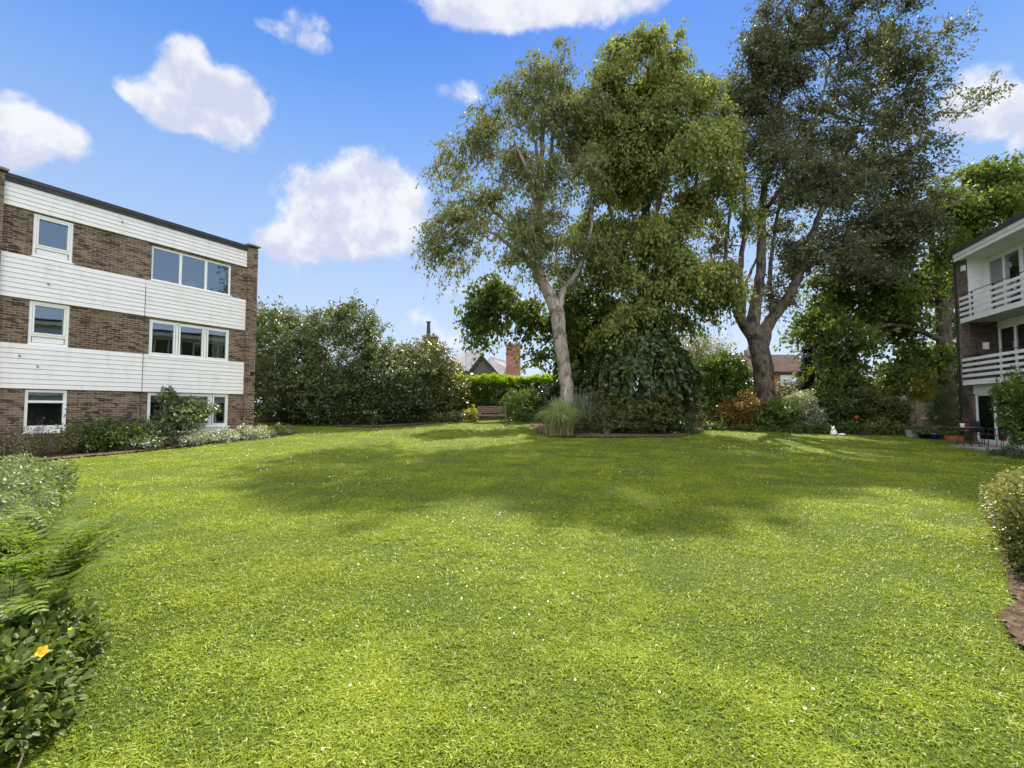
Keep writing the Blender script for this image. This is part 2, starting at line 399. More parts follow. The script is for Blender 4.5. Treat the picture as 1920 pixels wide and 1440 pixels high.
bed([(-16, 30), (-14.5, 26.5), (-12, 25.6), (-9, 24.1), (-6.5, 23.7), (-4.6, 24.6), (-3.2, 27.2), (-1.8, 27.9), (0, 27.4), (1, 25), (1.2, 21), (2.2, 19.6), (4.5, 19.4), (6.8, 19.8), (8.6, 22), (9.6, 23.6),
     (12.5, 23.2), (16, 22.4), (18.5, 21.8), (20, 21.6), (24, 23), (24, 31), (0, 31)])                         # the long border at the back
bed([(-9.2, 9.5), (-8.3, 8.0), (-6.4, 6.2), (-5.1, 5.0), (-3.95, 4.0), (-3.05, 3.0), (-2.75, 2.1), (-2.6, 1), (-8, 1), (-11, 9)])  # fern border
bed(SOIL_POLY)               # under the near hedge

# ------------------------------------------------------------------ foliage generators
def ell_px(lst, Y):
    """(px,py,rx,ry[,dy[,ryDepth]]) in photo pixels at distance Y -> world ellipsoids"""
    out = []
    for e in lst:
        px, py, rx, ry = e[:4]; dy = e[4] if len(e) > 4 else 0; k = (Y+dy)/F
        rd = e[5] if len(e) > 5 else min(rx, max(ry, rx*.8))*k
        out.append((*at(px, py, Y+dy), rx*k, rd, ry*k))
    return np.array(out)
def sample_ell(E, n, r, shell=.5, gap=.0, ground=True):
    vol = E[:, 3]*E[:, 4]*E[:, 5]; p = vol**.8; p /= p.sum(); out = []; tot = 0
    while tot < n:
        m = n*3; k = r.choice(len(E), m, p=p); d = norm(r.randn(m, 3)); rad = 1-(1-r.rand(m)**(1/3))*(1-shell)*2.2
        rad = np.clip(rad, .05, 1)
        P = E[k, :3]+d*rad[:, None]*E[k, 3:]
        # keep points that are not deep inside another lobe
        q = (((P[:, None, :]-E[None, :, :3])/E[None, :, 3:])**2).sum(-1).min(1)
        ok = q > (shell*.75)**2
        if ground: ok &= P[:, 2] > gz(P[:, 0], P[:, 1])+.05
        P = P[ok]; out.append(P); tot += len(P)
    return np.concatenate(out)[:n]
def clump_leaves(C, outw, r, per, cr, size, aspect=.6, up=.5, droop=.25, szvar=.35, flat=1.0, coltone=.5):
    n = len(C); c = np.repeat(C, per, 0); o = np.repeat(outw, per, 0)
    off = norm(r.randn(n*per, 3))*(r.rand(n*per, 1)**.45)*np.repeat(cr if hasattr(cr, '__len__') else np.full(n, cr), per)[:, None]
    off[:, 2] *= flat; P = c+off
    ax = norm(norm(off)*.7+o*.5+r.randn(n*per, 3)*.55+np.array([0, 0, -droop]))
    nr = norm(r.randn(n*per, 3)*.6+o*.45+np.array([0, 0, up]))
    L = size*(1-szvar+2*szvar*r.rand(n*per)); tone = np.repeat(r.rand(n), per)
    rr = np.clip(coltone*tone+(1-coltone)*r.rand(n*per), 0, 1)
    return P, ax, nr, L, L*aspect, rr
def bush(name, label, cat, ells, n, per, cr, size, m, seed, shell=.55, stems=6, stem_m=None, base=None, aspect=.6, up=.5, droop=.2,
         flowers=None, group=None, flat=1.0, shoots=0, shootlen=.5, lump=.12, parent=None, leafname='foliage', fold=.18):
    """a shrub: lumpy foliage volume of leaf clumps on woody stems"""
    r = rs(seed); E = np.array(ells, float); c0 = E[:, :3].mean(0)
    bx, by = (c0[0], c0[1]) if base is None else base
    root = parent or empty(name, g3(bx, by), 0, label, cat, group)
    B = g3(bx, by)
    C = sample_ell(E, n, r, shell)
    ctr = np.array([c0[0], c0[1], c0[2]-E[:, 5].mean()*.5]); ow = norm(C-ctr)
    C = C+ow*(r.randn(n, 1)*lump)
    C[:, 2] = np.maximum(C[:, 2], gz(C[:, 0], C[:, 1])+.06)
    P, ax, nr, L, W, rr = clump_leaves(C, ow, r, per, cr, size, aspect, up, droop, flat=flat)
    if shoots:
        k = r.choice(n, shoots); k = k[np.argsort(-C[k, 2])]; ps = []; axs = []
        for i in k:
            d = norm(ow[i]*.6+np.array([0, 0, .8])+r.randn(3)*.3); m_ = 12; t = r.rand(m_)*shootlen*(.5+r.rand())
            ps.append(C[i]+d*t[:, None]+r.randn(m_, 3)*.04); axs.append(d+r.randn(m_, 3)*.7)
        ps = np.concatenate(ps); axs = norm(np.concatenate(axs)); q = len(ps)
        P = np.concatenate([P, ps]); ax = np.concatenate([ax, axs]); nr = np.concatenate([nr, norm(r.randn(q, 3))]); l2 = size*(.7+.6*r.rand(q))
        L = np.concatenate([L, l2]); W = np.concatenate([W, l2*aspect]); rr = np.concatenate([rr, r.rand(q)])
    P[:, 2] = np.maximum(P[:, 2], gz(P[:, 0], P[:, 1])+.02)
    V, Fq, A = leaves_geo(P-B, ax, nr, L, W, rr, fold)
    npmesh(leafname, V, Fq, m, root, A)
    if stems:
        mb = MB()
        for i in range(stems):
            e = C[r.randint(n)]*.85+c0*.15; s0 = np.array([bx+r.randn()*.12*E[:, 3].max(), by+r.randn()*.1, 0]); s0[2] = gz(s0[0], s0[1])-.05
            mid = (s0+e)/2+r.randn(3)*.12; pts = resample([s0, mid, e], .3)
            rad = np.linspace(.012+.012*E[:, 5].max(), .006, len(pts)); mb.tube([p-B for p in pts], rad, 5)
        mb.build('stems', stem_m or M_STEM, root, smooth=True)
    if flowers:
        nf, fs, fm, fname = flowers; k = r.choice(len(P), nf); Q = P[k]+norm(Q0 if (Q0 := P[k]-ctr) is not None else 0)*.05
        flower_mesh(Q-B, norm(Q-ctr)+np.array([0, 0, .4]), fs, r, fm, root, fname)
    return root
def flower_mesh(Q, N, fs, r, fm, parent, name, petals=5, six=False):
    Ps = []; ax = []; nr = []
    N = norm(N+r.randn(*N.shape)*.35); a = norm(np.cross(N, r.randn(*N.shape))); b = np.cross(N, a)
    for k in range(petals):
        t = 2*pi*k/petals; Ps.append(Q); ax.append(a*cos(t)+b*sin(t)+N*.25); nr.append(N)
    Ps = np.concatenate(Ps); ax = np.concatenate(ax); nr = np.concatenate(nr); q = len(Ps)
    V, Fq, A = (leaves6_geo(Ps, ax, nr, np.full(q, fs), np.full(q, fs*.85), r.rand(q), .1, -.15) if six else leaves_geo(Ps, ax, nr, np.full(q, fs), np.full(q, fs*.8), r.rand(q), .05, .6))
    return npmesh(name, V, Fq, fm, parent, A)
M_STEM = plain('stem_wood', (.09, .065, .045), .85, .3, 8)

def tree(name, label, trunk, limbs, ells, n, twigs, per, twl, size, lm, bm, seed, droop=.5, shell=.35, aspect=.62, dens=1.0, group=None,
         tipr=.008, spread=.06, up=.3, outw=.8, pw=.47, sides=16, wob=.06, lobes=0, lobr=.9):
    """trunk/limbs: lists of (x,y,z,r); crown clumps are wired to the nearest limb, twigs and leaves hang from each clump"""
    r = rs(seed); root = empty(name, trunk[0][:3], 0, label, 'tree', group); B = np.array(trunk[0][:3], float)
    mb = MB(); N = []; Rr = []
    for i, path in enumerate([trunk]+limbs):
        p = resample(path, .3); p[:, :3] += np.concatenate([np.zeros((1, 3)), r.randn(len(p)-1, 3)*.015*(1 if i == 0 else 1.6)])
        mb.tube([q[:3]-B for q in p], list(np.maximum(p[:, 3], .012)), sides if i == 0 else 10, wob=wob, seed=seed+i)
        N.append(p[:, :3] if i else p[int(len(p)*.35):, :3]); Rr.append(p[:, 3] if i else p[int(len(p)*.35):, 3])
    nodes = np.concatenate(N); rad = np.concatenate(Rr); ns = len(nodes)
    E = np.array(ells, float)
    if lobes:      # boughs: clumps gather into lobes with gaps between them
        LC = sample_ell(E, lobes, r, shell); k = r.randint(lobes, size=n); lr = lobr*(.6+.8*r.rand(lobes)); off = norm(r.randn(n, 3))*(r.rand(n, 1)**.5)*lr[k][:, None]; off[:, 2] *= .72
        C = LC[k]+off; tonec = r.rand(lobes)[k]; C[:, 2] = np.maximum(C[:, 2], 2.2)
    else: C = sample_ell(E, n, r, shell); tonec = r.rand(n)
    d0 = np.array([np.linalg.norm(nodes-c, axis=1).min() for c in C]); so_ = np.argsort(d0); C = C[so_]; tonec = tonec[so_]
    cap = ns+n*14; nd = np.zeros((cap, 3)); nd[:ns] = nodes; par = np.full(cap, -1); plen = np.zeros(cap); cnt = ns; tips = []
    for c in C:
        v = nd[:cnt]-c; dist = np.linalg.norm(v, axis=1)
        cost = dist+.25*plen[:cnt]+np.maximum(0, v[:, 2])*.9
        j = int(np.argmin(cost)); a = nd[j]; D = dist[j]; k = max(1, min(12, int(D/.5)))
        prev = j; bend = r.randn(3)*.10*D
        for q in range(1, k+1):
            t = q/k; p = a+(c-a)*t+bend*4*t*(1-t)*.5+np.array([0, 0, .16*D*t*(1-t)*2])+r.randn(3)*.03
            if q == k: p = c
            nd[cnt] = p; par[cnt] = prev; plen[cnt] = plen[prev]+D/k; prev = cnt; cnt += 1
        tips.append(prev)
    w = np.zeros(cnt); w[tips] = 1
    for i in range(cnt-1, ns-1, -1):
        w[par[i]] += w[i]
    idx = np.arange(ns, cnt); pa = par[idx]
    R1 = tipr*w[idx]**pw*1.2; R0 = np.where(pa >= ns, tipr*np.maximum(w[np.minimum(pa, cnt-1)], w[idx])**pw*1.2, R1*1.15)
    V, Fq = frusta(nd[pa]-B, nd[idx]-B, np.minimum(R0, R1*1.35), R1, 5)
    o = mb.build('trunk', bm, root, smooth=True)
    # branches and twigs
    C = nd[tips]; nC = len(C); c0 = E[:, :3].mean(0); c0[2] = E[:, 2].min()-1
    ow = norm(C-c0); ow[:, 2] *= .5
    m = nC*twigs; c = np.repeat(C, twigs, 0); o_ = np.repeat(ow, twigs, 0)
    td = norm(o_*outw+r.randn(m, 3)*.75+np.array([0, 0, .25])); tl = twl*(.55+.8*r.rand(m))
    end = c+td*tl[:, None]; dz = droop*tl*(.6+.8*r.rand(m)); end[:, 2] -= dz; midp = c+td*tl[:, None]*.5; midp[:, 2] -= dz*.22
    V2, F2 = frusta(np.concatenate([c, midp])-B, np.concatenate([midp, end])-B, np.full(2*m, tipr*.75), np.full(2*m, tipr*.45), 3)
    nb = len(V); npmesh('branches', np.concatenate([V, V2]), np.concatenate([Fq, F2+nb]), bm, root)
    # leaves
    q = m*per; t = r.rand(q)**.8; cc = np.repeat(c, per, 0); mm = np.repeat(midp, per, 0); ee = np.repeat(end, per, 0); t_ = t[:, None]
    P = cc*(1-t_)**2+2*mm*t_*(1-t_)*1.0+ee*t_**2+r.randn(q, 3)*spread
    ax = norm((ee-cc)*.5/twl+r.randn(q, 3)*.55+np.array([0, 0, -droop*1.0])); nr = norm(r.randn(q, 3)*.8+np.repeat(np.repeat(norm(ow), twigs, 0), per, 0)*.4+np.array([0, 0, up]))
    L = size*(.65+.7*r.rand(q)); rr = np.clip(.30*np.repeat(np.repeat(tonec, twigs), per)+.25*np.repeat(np.repeat(r.rand(nC), twigs), per)+.2*np.repeat(r.rand(m), per)+.25*r.rand(q), 0, 1)
    P[:, 2] = np.maximum(P[:, 2], gz(P[:, 0], P[:, 1])+.1)
    V, Fq, A = leaves_geo(P-B, ax, nr, L, L*aspect, rr)
    npmesh('crown', V, Fq, lm, root, A)
    return root
def path_px(pts):
    """(px,py,Y,r)"""
    return [(*at(a, b, c), d) for (a, b, c, d) in pts]
# ================================================================== BUILDINGS
M_BRICK = brickmat('brown_brick', (.070, .040, .025), (.175, .110, .070), (.40, .35, .28), (.022, .014, .012))
M_BRICKR = brickmat('grey_brown_brick', (.12, .08, .062), (.19, .13, .10), (.26, .24, .21), (.06, .04, .035))
M_BRICKRED = brickmat('red_brick', (.30, .10, .065), (.36, .15, .10), (.35, .30, .25), (.2, .06, .05))
M_CLAD = m_clad()
M_UPVC = plain('white_upvc', (.82, .83, .82), .3, .04, 4, bmp=.03)
M_WHITE = plain('white_paint', (.78, .78, .76), .5, .08, 5, bmp=.1)
M_DARKMETAL = plain('dark_metal', (.03, .032, .035), .45, .3, 8, .3)
M_ROOFEDGE = plain('roof_felt', (.045, .046, .05), .7, .3, 3)
M_STONE = plain('coping_stone', (.24, .22, .19), .9, .35, 7, bmp=.5)
M_GLASS = m_glass('window_glass', .20)
M_GLASSD = m_glass('door_glass', .26, (.6, .68, .68))
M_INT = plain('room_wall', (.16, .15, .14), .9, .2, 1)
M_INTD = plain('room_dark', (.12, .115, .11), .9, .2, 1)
M_CURT = plain('curtain_cloth', (.62, .60, .50), .9, .1, 3)
M_BLIND = plain('blind_cloth', (.50, .56, .50), .8, .06, 3)
M_ORN = plain('glazed_ornament', (.8, .8, .76), .3, .1, 5)

def holes_wall(mb, s0, s1, z0, z1, holes, y=0):
    S_ = sorted({s0, s1, *[h[0] for h in holes], *[h[1] for h in holes]}); Z_ = sorted({z0, z1, *[h[2] for h in holes], *[h[3] for h in holes]})
    for a, b in zip(S_, S_[1:]):
        for c, d in zip(Z_, Z_[1:]):
            m_, n_ = (a+b)/2, (c+d)/2
            if a < s0 or b > s1 or c < z0 or d > z1: continue
            if any(h[0] < m_ < h[1] and h[2] < n_ < h[3] for h in holes): continue
            mb.quad((a, y, c), (b, y, c), (b, y, d), (a, y, d))
    for h in holes:   # reveals
        a, b, c, d = h[:4]; D = .14
        mb.quad((a, y, c), (a, y, d), (a, y+D, d), (a, y+D, c)); mb.quad((b, y, d), (b, y, c), (b, y+D, c), (b, y+D, d))
        mb.quad((a, y, d), (b, y, d), (b, y+D, d), (a, y+D, d)); mb.quad((b, y, c), (a, y, c), (a, y+D, c), (b, y+D, c))
def frame_mb(x0, x1, z0, z1, y, t=.06, d=.07, mull=(), trans=()):
    """ring frame plus mullions (x positions) and transoms (z, xa, xb)"""
    mb = MB(); mb.box(x0, x1, y, y+d, z0, z0+t); mb.box(x0, x1, y, y+d, z1-t, z1)
    mb.box(x0, x0+t, y+.002, y+d-.002, z0+t, z1-t); mb.box(x1-t, x1, y+.002, y+d-.002, z0+t, z1-t)
    for m in mull: mb.box(m-t*.6, m+t*.6, y+.002, y+d-.002, z0+t, z1-t)
    for (z, a, b) in trans: mb.box(a, b, y+.004, y+d-.004, z-t*.5, z+t*.5)
    return mb
def wavy(mb, x0, x1, y, z0, z1, amp=.03, n=24, seed=0):
    R = random.Random(seed); ph = R.random()*6
    X = [(x0+(x1-x0)*i/n) for i in range(n+1)]; Y = [y+amp*sin(ph+i*1.9)*(.6+.4*R.random()) for i in range(n+1)]
    for i in range(n): mb.quad((X[i], Y[i], z0), (X[i+1], Y[i+1], z0), (X[i+1], Y[i+1]*.97+y*.03, z1), (X[i], Y[i]*.97+y*.03, z1))

def boards(mb, s0, s1, z0, z1, y, h=.142, lip=.014, gaps=()):
    """shiplap boards: each leans out towards its lower edge; a dark shadow gap between"""
    k = max(1, round((z1-z0)/h)); hh = (z1-z0)/k; cuts = sorted([s0, s1]+[g for g in gaps])
    R = random.Random(int(z0*100))
    for i in range(k):
        a = z0+i*hh; b = a+hh; g = .012
        for c0, c1 in zip(cuts, cuts[1:]):
            c0_ = c0+(.006 if c0 > s0 else 0); c1_ = c1-(.006 if c1 < s1 else 0); j = R.uniform(-.003, .003)
            ys = y-lip+j
            mb.quad((c0_, ys, a+g), (c1_, ys, a+g), (c1_, y+j*.5, b), (c0_, y+j*.5, b))
            mb.quad((c0_, y+.012, a), (c1_, y+.012, a), (c1_, ys, a+g), (c0_, ys, a+g))
            mb.quad((c0_, ys, a+g), (c0_, y+j*.5, b), (c0_, y+.06, b), (c0_, y+.06, a)); mb.quad((c1_, y+.06, a), (c1_, y+.06, b), (c1_, y+j*.5, b), (c1_, ys, a+g))
    return mb

def left_flats():
    root = empty('block_of_flats', (*LP, 0), atan2(LD[1], LD[0]), 'three storey brown brick flats with white boarded bands, left of the lawn', 'building')
    W = [(-3.45, -.60, 6.16, 7.42, 'L'), (-3.44, -.60, 3.47, 4.77, 'M'), (-3.42, -.56, .88, 2.16, 'G'),
         (-6.57, -5.63, 6.17, 7.47, 's'), (-6.57, -5.63, 3.49, 4.82, 's'), (-6.57, -5.60, .86, 2.15, 'g')]
    far = [(-10.6, -9.66, a, b, 's') for a, b in ((6.17, 7.47), (3.49, 4.82), (.86, 2.15))]
    ws = W+far
    mb = MB(); holes_wall(mb, -14, .0, -.3, 8.25, ws)
    mb.quad((0, 0, -.3), (0, 9, -.3), (0, 9, 8.25), (0, 0, 8.25)); mb.quad((-14, 9, -.3), (-14, 0, -.3), (-14, 0, 8.25), (-14, 9, 8.25))
    mb.quad((0, 9, -.3), (-14, 9, -.3), (-14, 9, 8.25), (0, 9, 8.25))
    mb.build('wall', M_BRICK, root)
    for (z0, z1) in ((7.50, 8.19), (4.83, 6.12), (2.165, 3.49)):
        boards(MB(), -7.255, -.003, z0, z1, -.055, gaps=(-3.63,) if z1 < 7 else ()).build('cladding', M_CLAD, root)
        boards(MB(), -14, -7.70, z0, z1, -.055).build('cladding', M_CLAD, root)
    m = MB(); m.box(-14.1, .05, -.13, 9.1, 8.30, 8.42); m.box(-7.25, -.003, -.11, -.0, 8.195, 8.298); m.build('roof', M_ROOFEDGE, root)
    for (a, b) in ((.003, .42), (-7.70, -7.26)):
        m = MB(); m.box(a, b, -.16, 1.0 if a > 0 else .1, -.2, 8.36); p = m.build('pier', M_BRICK, root)
        m = MB(); m.box(a-.07, b+.07, -.24, 1.07, 8.425, 8.50); m.build('coping', M_STONE, p, bevel=.012)
    m = MB(); m.tube([(-3.63, -.078, 2.16), (-3.63, -.078, 5.9)], .006, 6)
    m.tube([(-3.63, -.015, .9), (-3.63, -.015, 2.16)], .012, 6); m.build('cable', M_DARKMETAL, root)
    m = MB(); m.box(.20, .34, -.30, -.16, 3.02, 3.10); m.tube([(.27, -.24, 3.02), (.27, -.24, 2.96)], .05, 10); m.build('wall_lamp', M_DARKMETAL, root)
    for (x, z) in ((-6.2, 5.4), (-6.75, 3.15), (-6.35, 2.86), (-4.4, 7.95)):
        m = MB(); m.tube([(x, -.06, z), (x, -.10, z-.01), (x, -.125, z-.04)], .022, 8); m.build('overflow_pipe', M_STONE, root)
    for (x0, x1, z0, z1, k) in ws:
        y = .035
        if k in 'LMG':
            mull = {'L': (-2.47, -1.56), 'M': (-2.52, -1.52), 'G': (-2.75, -1.23)}[k]
            fr = frame_mb(x0+.004, x1-.004, z0+.004, z1-.004, y, .065, .07, mull).build('window', M_UPVC, root, bevel=.006)
            xs_ = [x0]+list(mull)+[x1]
            for a, b in zip(xs_, xs_[1:]):
                if k == 'M' or (k == 'G' and b-a < 1.6):
                    frame_mb(a+.065, b-.065, z0+.07, z1-.07, y-.014, .045, .055).build('sash', M_UPVC, fr, bevel=.005)
                MB().box(a+.04, b-.04, y+.036, y+.046, z0+.04, z1-.04).build('pane', M_GLASS, fr)
            MB().box(x0-.03, x1+.03, -.075, y+.02, z0-.045, z0+.003).build('sill', M_UPVC, fr, bevel=.006)
            if k == 'G':
                boards(MB(), x0, x1, .0, z0-.05, -.03, h=.13).build('cladding', M_CLAD, root)
                for a, b in zip(xs_, xs_[1:]): MB().box(a+.07, b-.07, .19, .195, z1-.36, z1-.06).build('blind', M_BLIND, fr)
                m = MB(); m.box(-1.0, -.95, .6, .65, .9, 1.5); m.box(-.75, -.7, .6, .65, .9, 1.5); m.box(-1.0, -.7, .6, .65, 1.45, 1.5); m.box(-1.0, -.7, .6, .65, 1.2, 1.25); m.build('chair_back', M_UPVC, fr)
            if k == 'M':
                m = MB(); wavy(m, -1.12, -.70, .28, z0+.02, z1, .035, 22, 3); m.build('curtain', M_CURT, fr)
            if k == 'L':
                m = MB(); m.lathe([(.0, 0), (.06, 0), (.045, .05), (.02, .07), (.05, .11), (.07, .16), (.03, .19), (0, .2)], (-2.0, .22, z0+.03), 12)
                for q, (dx, dz) in enumerate([(-.12, .12), (-.08, .2), (.08, .22), (.14, .13), (.18, .2), (-.16, .19), (.02, .26)]):
                    m.lathe([(0, -.03), (.035, -.01), (.04, .015), (.02, .035), (0, .04)], (-2+dx, .22, z0+.04+dz), 9)
                m.build('flower_ornament', M_ORN, fr, smooth=True)
                m = MB(); m.tube([(-2.84, .2, z0+.03), (-2.9, .2, z0+.1), (-2.84, .2, z0+.17), (-2.76, .2, z0+.16), (-2.73, .2, z0+.1)], [.03, .022, .02, .018, .01], 8); m.build('swan_ornament', M_ORN, fr, smooth=True)
        else:
            zs = z0+.30 if k == 's' else z1-.36
            fr = frame_mb(x0+.004, x1-.004, z0+.004, z1-.004, y-.02, .075, .09, (), ((zs, x0+.07, x1-.07),)).build('window', M_UPVC, root, bevel=.006)
            if k == 's':
                frame_mb(x0+.085, x1-.085, zs+.035, z1-.085, y-.035, .045, .06).build('sash', M_UPVC, fr, bevel=.005)
                MB().box(x0+.06, x1-.06, y+.036, y+.046, zs, z1-.05).build('pane', M_GLASS, fr)
                MB().box(x0+.10, x1-.10, y+.012, y+.03, z0+.09, zs-.05).build('panel', M_UPVC, fr, bevel=.012)
            else:
                z2 = z0+.17
                MB().box(x0+.07, x1-.07, y-.01, y+.05, z2-.04, z2+.04).build('rail', M_UPVC, fr)
                MB().box(x0+.06, x1-.06, y+.036, y+.046, z2, zs).build('pane', M_GLASS, fr); MB().box(x0+.06, x1-.06, y+.036, y+.046, zs, z1-.05).build('pane', M_GLASS, fr)
                MB().box(x0+.06, x1-.06, y+.01, y+.03, z0+.05, z2).build('panel', M_UPVC, fr)
            MB().box(x0-.03, x1+.03, -.06, y, z0-.035, z0+.003).build('sill', M_UPVC, fr, bevel=.006)
        # the room behind the glass
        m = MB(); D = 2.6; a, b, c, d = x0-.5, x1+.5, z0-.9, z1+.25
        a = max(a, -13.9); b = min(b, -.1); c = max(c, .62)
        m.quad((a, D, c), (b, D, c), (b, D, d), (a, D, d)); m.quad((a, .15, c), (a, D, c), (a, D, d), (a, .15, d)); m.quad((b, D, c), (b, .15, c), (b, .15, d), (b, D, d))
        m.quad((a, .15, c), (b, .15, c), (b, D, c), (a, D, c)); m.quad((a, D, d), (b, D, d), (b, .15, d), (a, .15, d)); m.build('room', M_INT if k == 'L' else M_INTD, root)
left_flats()

def right_flats():
    O = (19.31, 20.12, 0); dx = np.array([-.302, -.953]); ang = atan2(dx[1], dx[0])
    root = empty('block_of_flats', O, ang, 'brick flats with slatted white balconies at the right edge', 'building')
    Lx = 17; z1, z2, zt = 2.78, 5.38, 8.25
    m = MB(); m.box(-.70, 0, 0, 9, -.3, 8.2); m.box(.0, .99, .75, 9, 5.36, 8.2) if False else None
    m.quad((.0, 1.0, 2.6), (.0, 1.0, 5.3), (0, .0, 5.3), (0, .0, 2.6))
    m.build('wall', M_BRICKR, root)
    MB().box(.001, Lx, 1.02, 9, 2.0, 8.2).build('rear_wall', M_WHITE, root)
    m = MB(); m.box(-.74, -.58, -.06, .22, -.2, 8.25); m.build('pier', M_BRICKR, root)
    # side return of the top recess is painted white
    MB().box(.003, .02, .02, .75, 5.37, 8.0).build('side_panel', M_WHITE, root)
    m = MB(); m.tube([(-.66, -.12, .1), (-.66, -.12, 8.2)], .04, 10); m.build('downpipe', M_DARKMETAL, root, smooth=False)
    for z in (2.4, 5.0, 7.6): pass
    # floor slabs and roof
    for (z, t) in ((2.56, .2), (5.19, .19)):
        m = MB(); m.box(-.05, Lx, -.24, 1.01, z+.01, z+t-.01); s_ = m.build('balcony_slab', plain('slab_concrete', (.42, .42, .40), .8, .2, 3), root)
        MB().box(-.06, Lx+.01, -.275, -.243, z-.005, z+t+.005).build('edge_board', M_WHITE, s_, bevel=.004)
    m = MB(); m.box(-.30, Lx, -.24, 1.0, 7.93, 8.19); m.build('soffit', M_WHITE, root)
    m = MB(); m.box(-.32, Lx, -.285, -.243, 7.90, 8.06); m.box(-.32, Lx, -.31, -.243, 8.062, 8.22); m.build('fascia', M_WHITE, root)
    m = MB(); m.box(-.62, Lx, -.36, 9.1, 8.225, 8.40); m.build('roof', M_ROOFEDGE, root)
    # balcony railings
    for (zb, post) in ((z1+.0, .9), (z2+.0, .9)):
        r_ = MB()
        for i in range(4): r_.box(-.03, Lx, -.30, -.275 if False else -.278, zb+.10+i*.225, zb+.10+i*.225+.115)
        rl = r_.build('balcony_railing', M_WHITE, root, bevel=.004)
        x = .75
        while x < Lx: MB().box(x, x+.05, -.276, -.226, zb, zb+.98).build('post', M_DARKMETAL, rl); x += 1.35
        MB().box(-.0, .04, -.276, -.226, zb, zb+.9).build('post', M_DARKMETAL, rl)
        m = MB(); m.tube([(0.02, -.25, zb+1.0), (Lx, -.25, zb+1.0)], .016, 8); m.tube([(0.02, -.25, zb+1.0), (.02, 0, zb+1.0)], .016, 8); m.build('handrail', M_DARKMETAL, rl)
    # glazing, top and middle floor
    for (zb, x0, dy, top) in ((z2, .02, .75, 2.38), (z1, .02, 1.0, 2.15)):
        x = x0
        if zb > 4: m = MB(); m.box(.02, Lx, .75, 1.0, zb+top, 8.2-.28); m.build('head_panel', M_WHITE, root)
        else: m = MB(); m.box(.02, Lx, .93, 1.02, zb+top, 5.19); m.build('head_panel', M_WHITE, root)
        while x < Lx-1:
            fr = frame_mb(x+.01, x+1.95, zb+.02, zb+top-.003, dy-.07, .07, .08, (x+.98,)).build('window', M_UPVC, root, bevel=.006)
            for a, b in ((x+.05, x+.95), (x+1.0, x+1.9)): MB().box(a, b, dy-.03, dy-.02, zb+.05, zb+top-.05).build('pane', M_GLASSD, fr)
            m = MB(); wavy(m, x+.06, x+1.9, dy+.12, zb+.03, zb+top, .03, 50, int(x*7)); m.build('net_curtain', plain('net_curtain', (.42, .43, .42), .9, .1, 3), fr)
            x += 1.97
    # ground floor: white head panel and patio doors, almost flush
    m = MB(); m.box(.02, Lx, .02, 1.0, 2.18, 2.555); m.build('head_panel', M_WHITE, root)
    x = .06
    for w in (1.9, 1.9, 1.9, 1.9):
        fr = frame_mb(x, x+w, .26, 2.178, .05, .075, .08, (x+w*.62,)).build('patio_door', M_UPVC, root, bevel=.006)
        for a, b in ((x+.05, x+w*.62-.02), (x+w*.62+.02, x+w-.05)): MB().box(a, b, .085, .095, .31, 2.13).build('pane', M_GLASSD, fr)
        m = MB(); m.box(x+w*.55, x+w*.57, .035, .05, 1.1, 1.35); m.build('handle', M_DARKMETAL, fr)
        m = MB(); wavy(m, x+.06, x+w*.6, .22, .3, 2.15, .025, 34, int(x*9)); m.build('net_curtain', plain('net_curtain', (.42, .43, .42), .9, .1, 3), fr)
        x += w+.02
    m = MB(); m.box(.02, Lx, .05, .4, -.2, .255); m.build('plinth', M_WHITE, root)
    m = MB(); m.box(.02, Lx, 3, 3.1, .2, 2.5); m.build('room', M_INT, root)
    # lamps and a hanging basket bracket on the brick side return
    m = MB(); m.box(-.24, -.04, -.1, -.003, 7.45, 7.68); l_ = m.build('wall_lamp', M_WHITE, root, bevel=.01)
    m = MB(); m.box(.005, .11, .40, .58, 4.05, 4.33); m.build('wall_lamp', M_WHITE, root, bevel=.01)
    m = MB(); m.tube([(.02, .2, 4.35), (.04, .2, 3.95), (.10, .2, 3.85)], .02, 6); m.lathe([(0, -.08), (.09, -.05), (.12, .02), (.1, .06)], (.14, .2, 3.80), 10); m.build('hanging_basket', M_DARKMETAL, root)
    # paving in front of the doors
right_flats()

M_SLATE = m_tiles('slates', (.34, .34, .35), (.42, .42, .43), .22, .3, (.16, .16, .17))
M_REDTILE = m_tiles('brown_roof_tiles', (.050, .028, .025), (.085, .05, .042), .30, .32, (.07, .045, .04))
def roofquad(name, pts, m, parent):
    """roof slope of 4 points (eaves left, eaves right, ridge right, ridge left) with thickness and uv in metres"""
    P = [Vector(p) for p in pts]; nrm_ = (P[1]-P[0]).cross(P[3]-P[0]).normalized()*-.12
    me = bpy.data.meshes.new(name); v = [tuple(p) for p in P]+[tuple(p+nrm_) for p in P]
    me.from_pydata(v, [], [(0,1,2,3),(7,6,5,4),(0,4,5,1),(1,5,6,2),(2,6,7,3),(3,7,4,0)])
    uv = me.uv_layers.new(name='UVMap'); ex = (P[1]-P[0]).normalized(); ey = (P[3]-P[0]); ey = (ey-ex*ey.dot(ex)).normalized()
    for l in me.loops: q = Vector(me.vertices[l.vertex_index].co)-P[0]; uv.data[l.index].uv = (q.dot(ex), q.dot(ey))
    return link(name, me, parent, m)
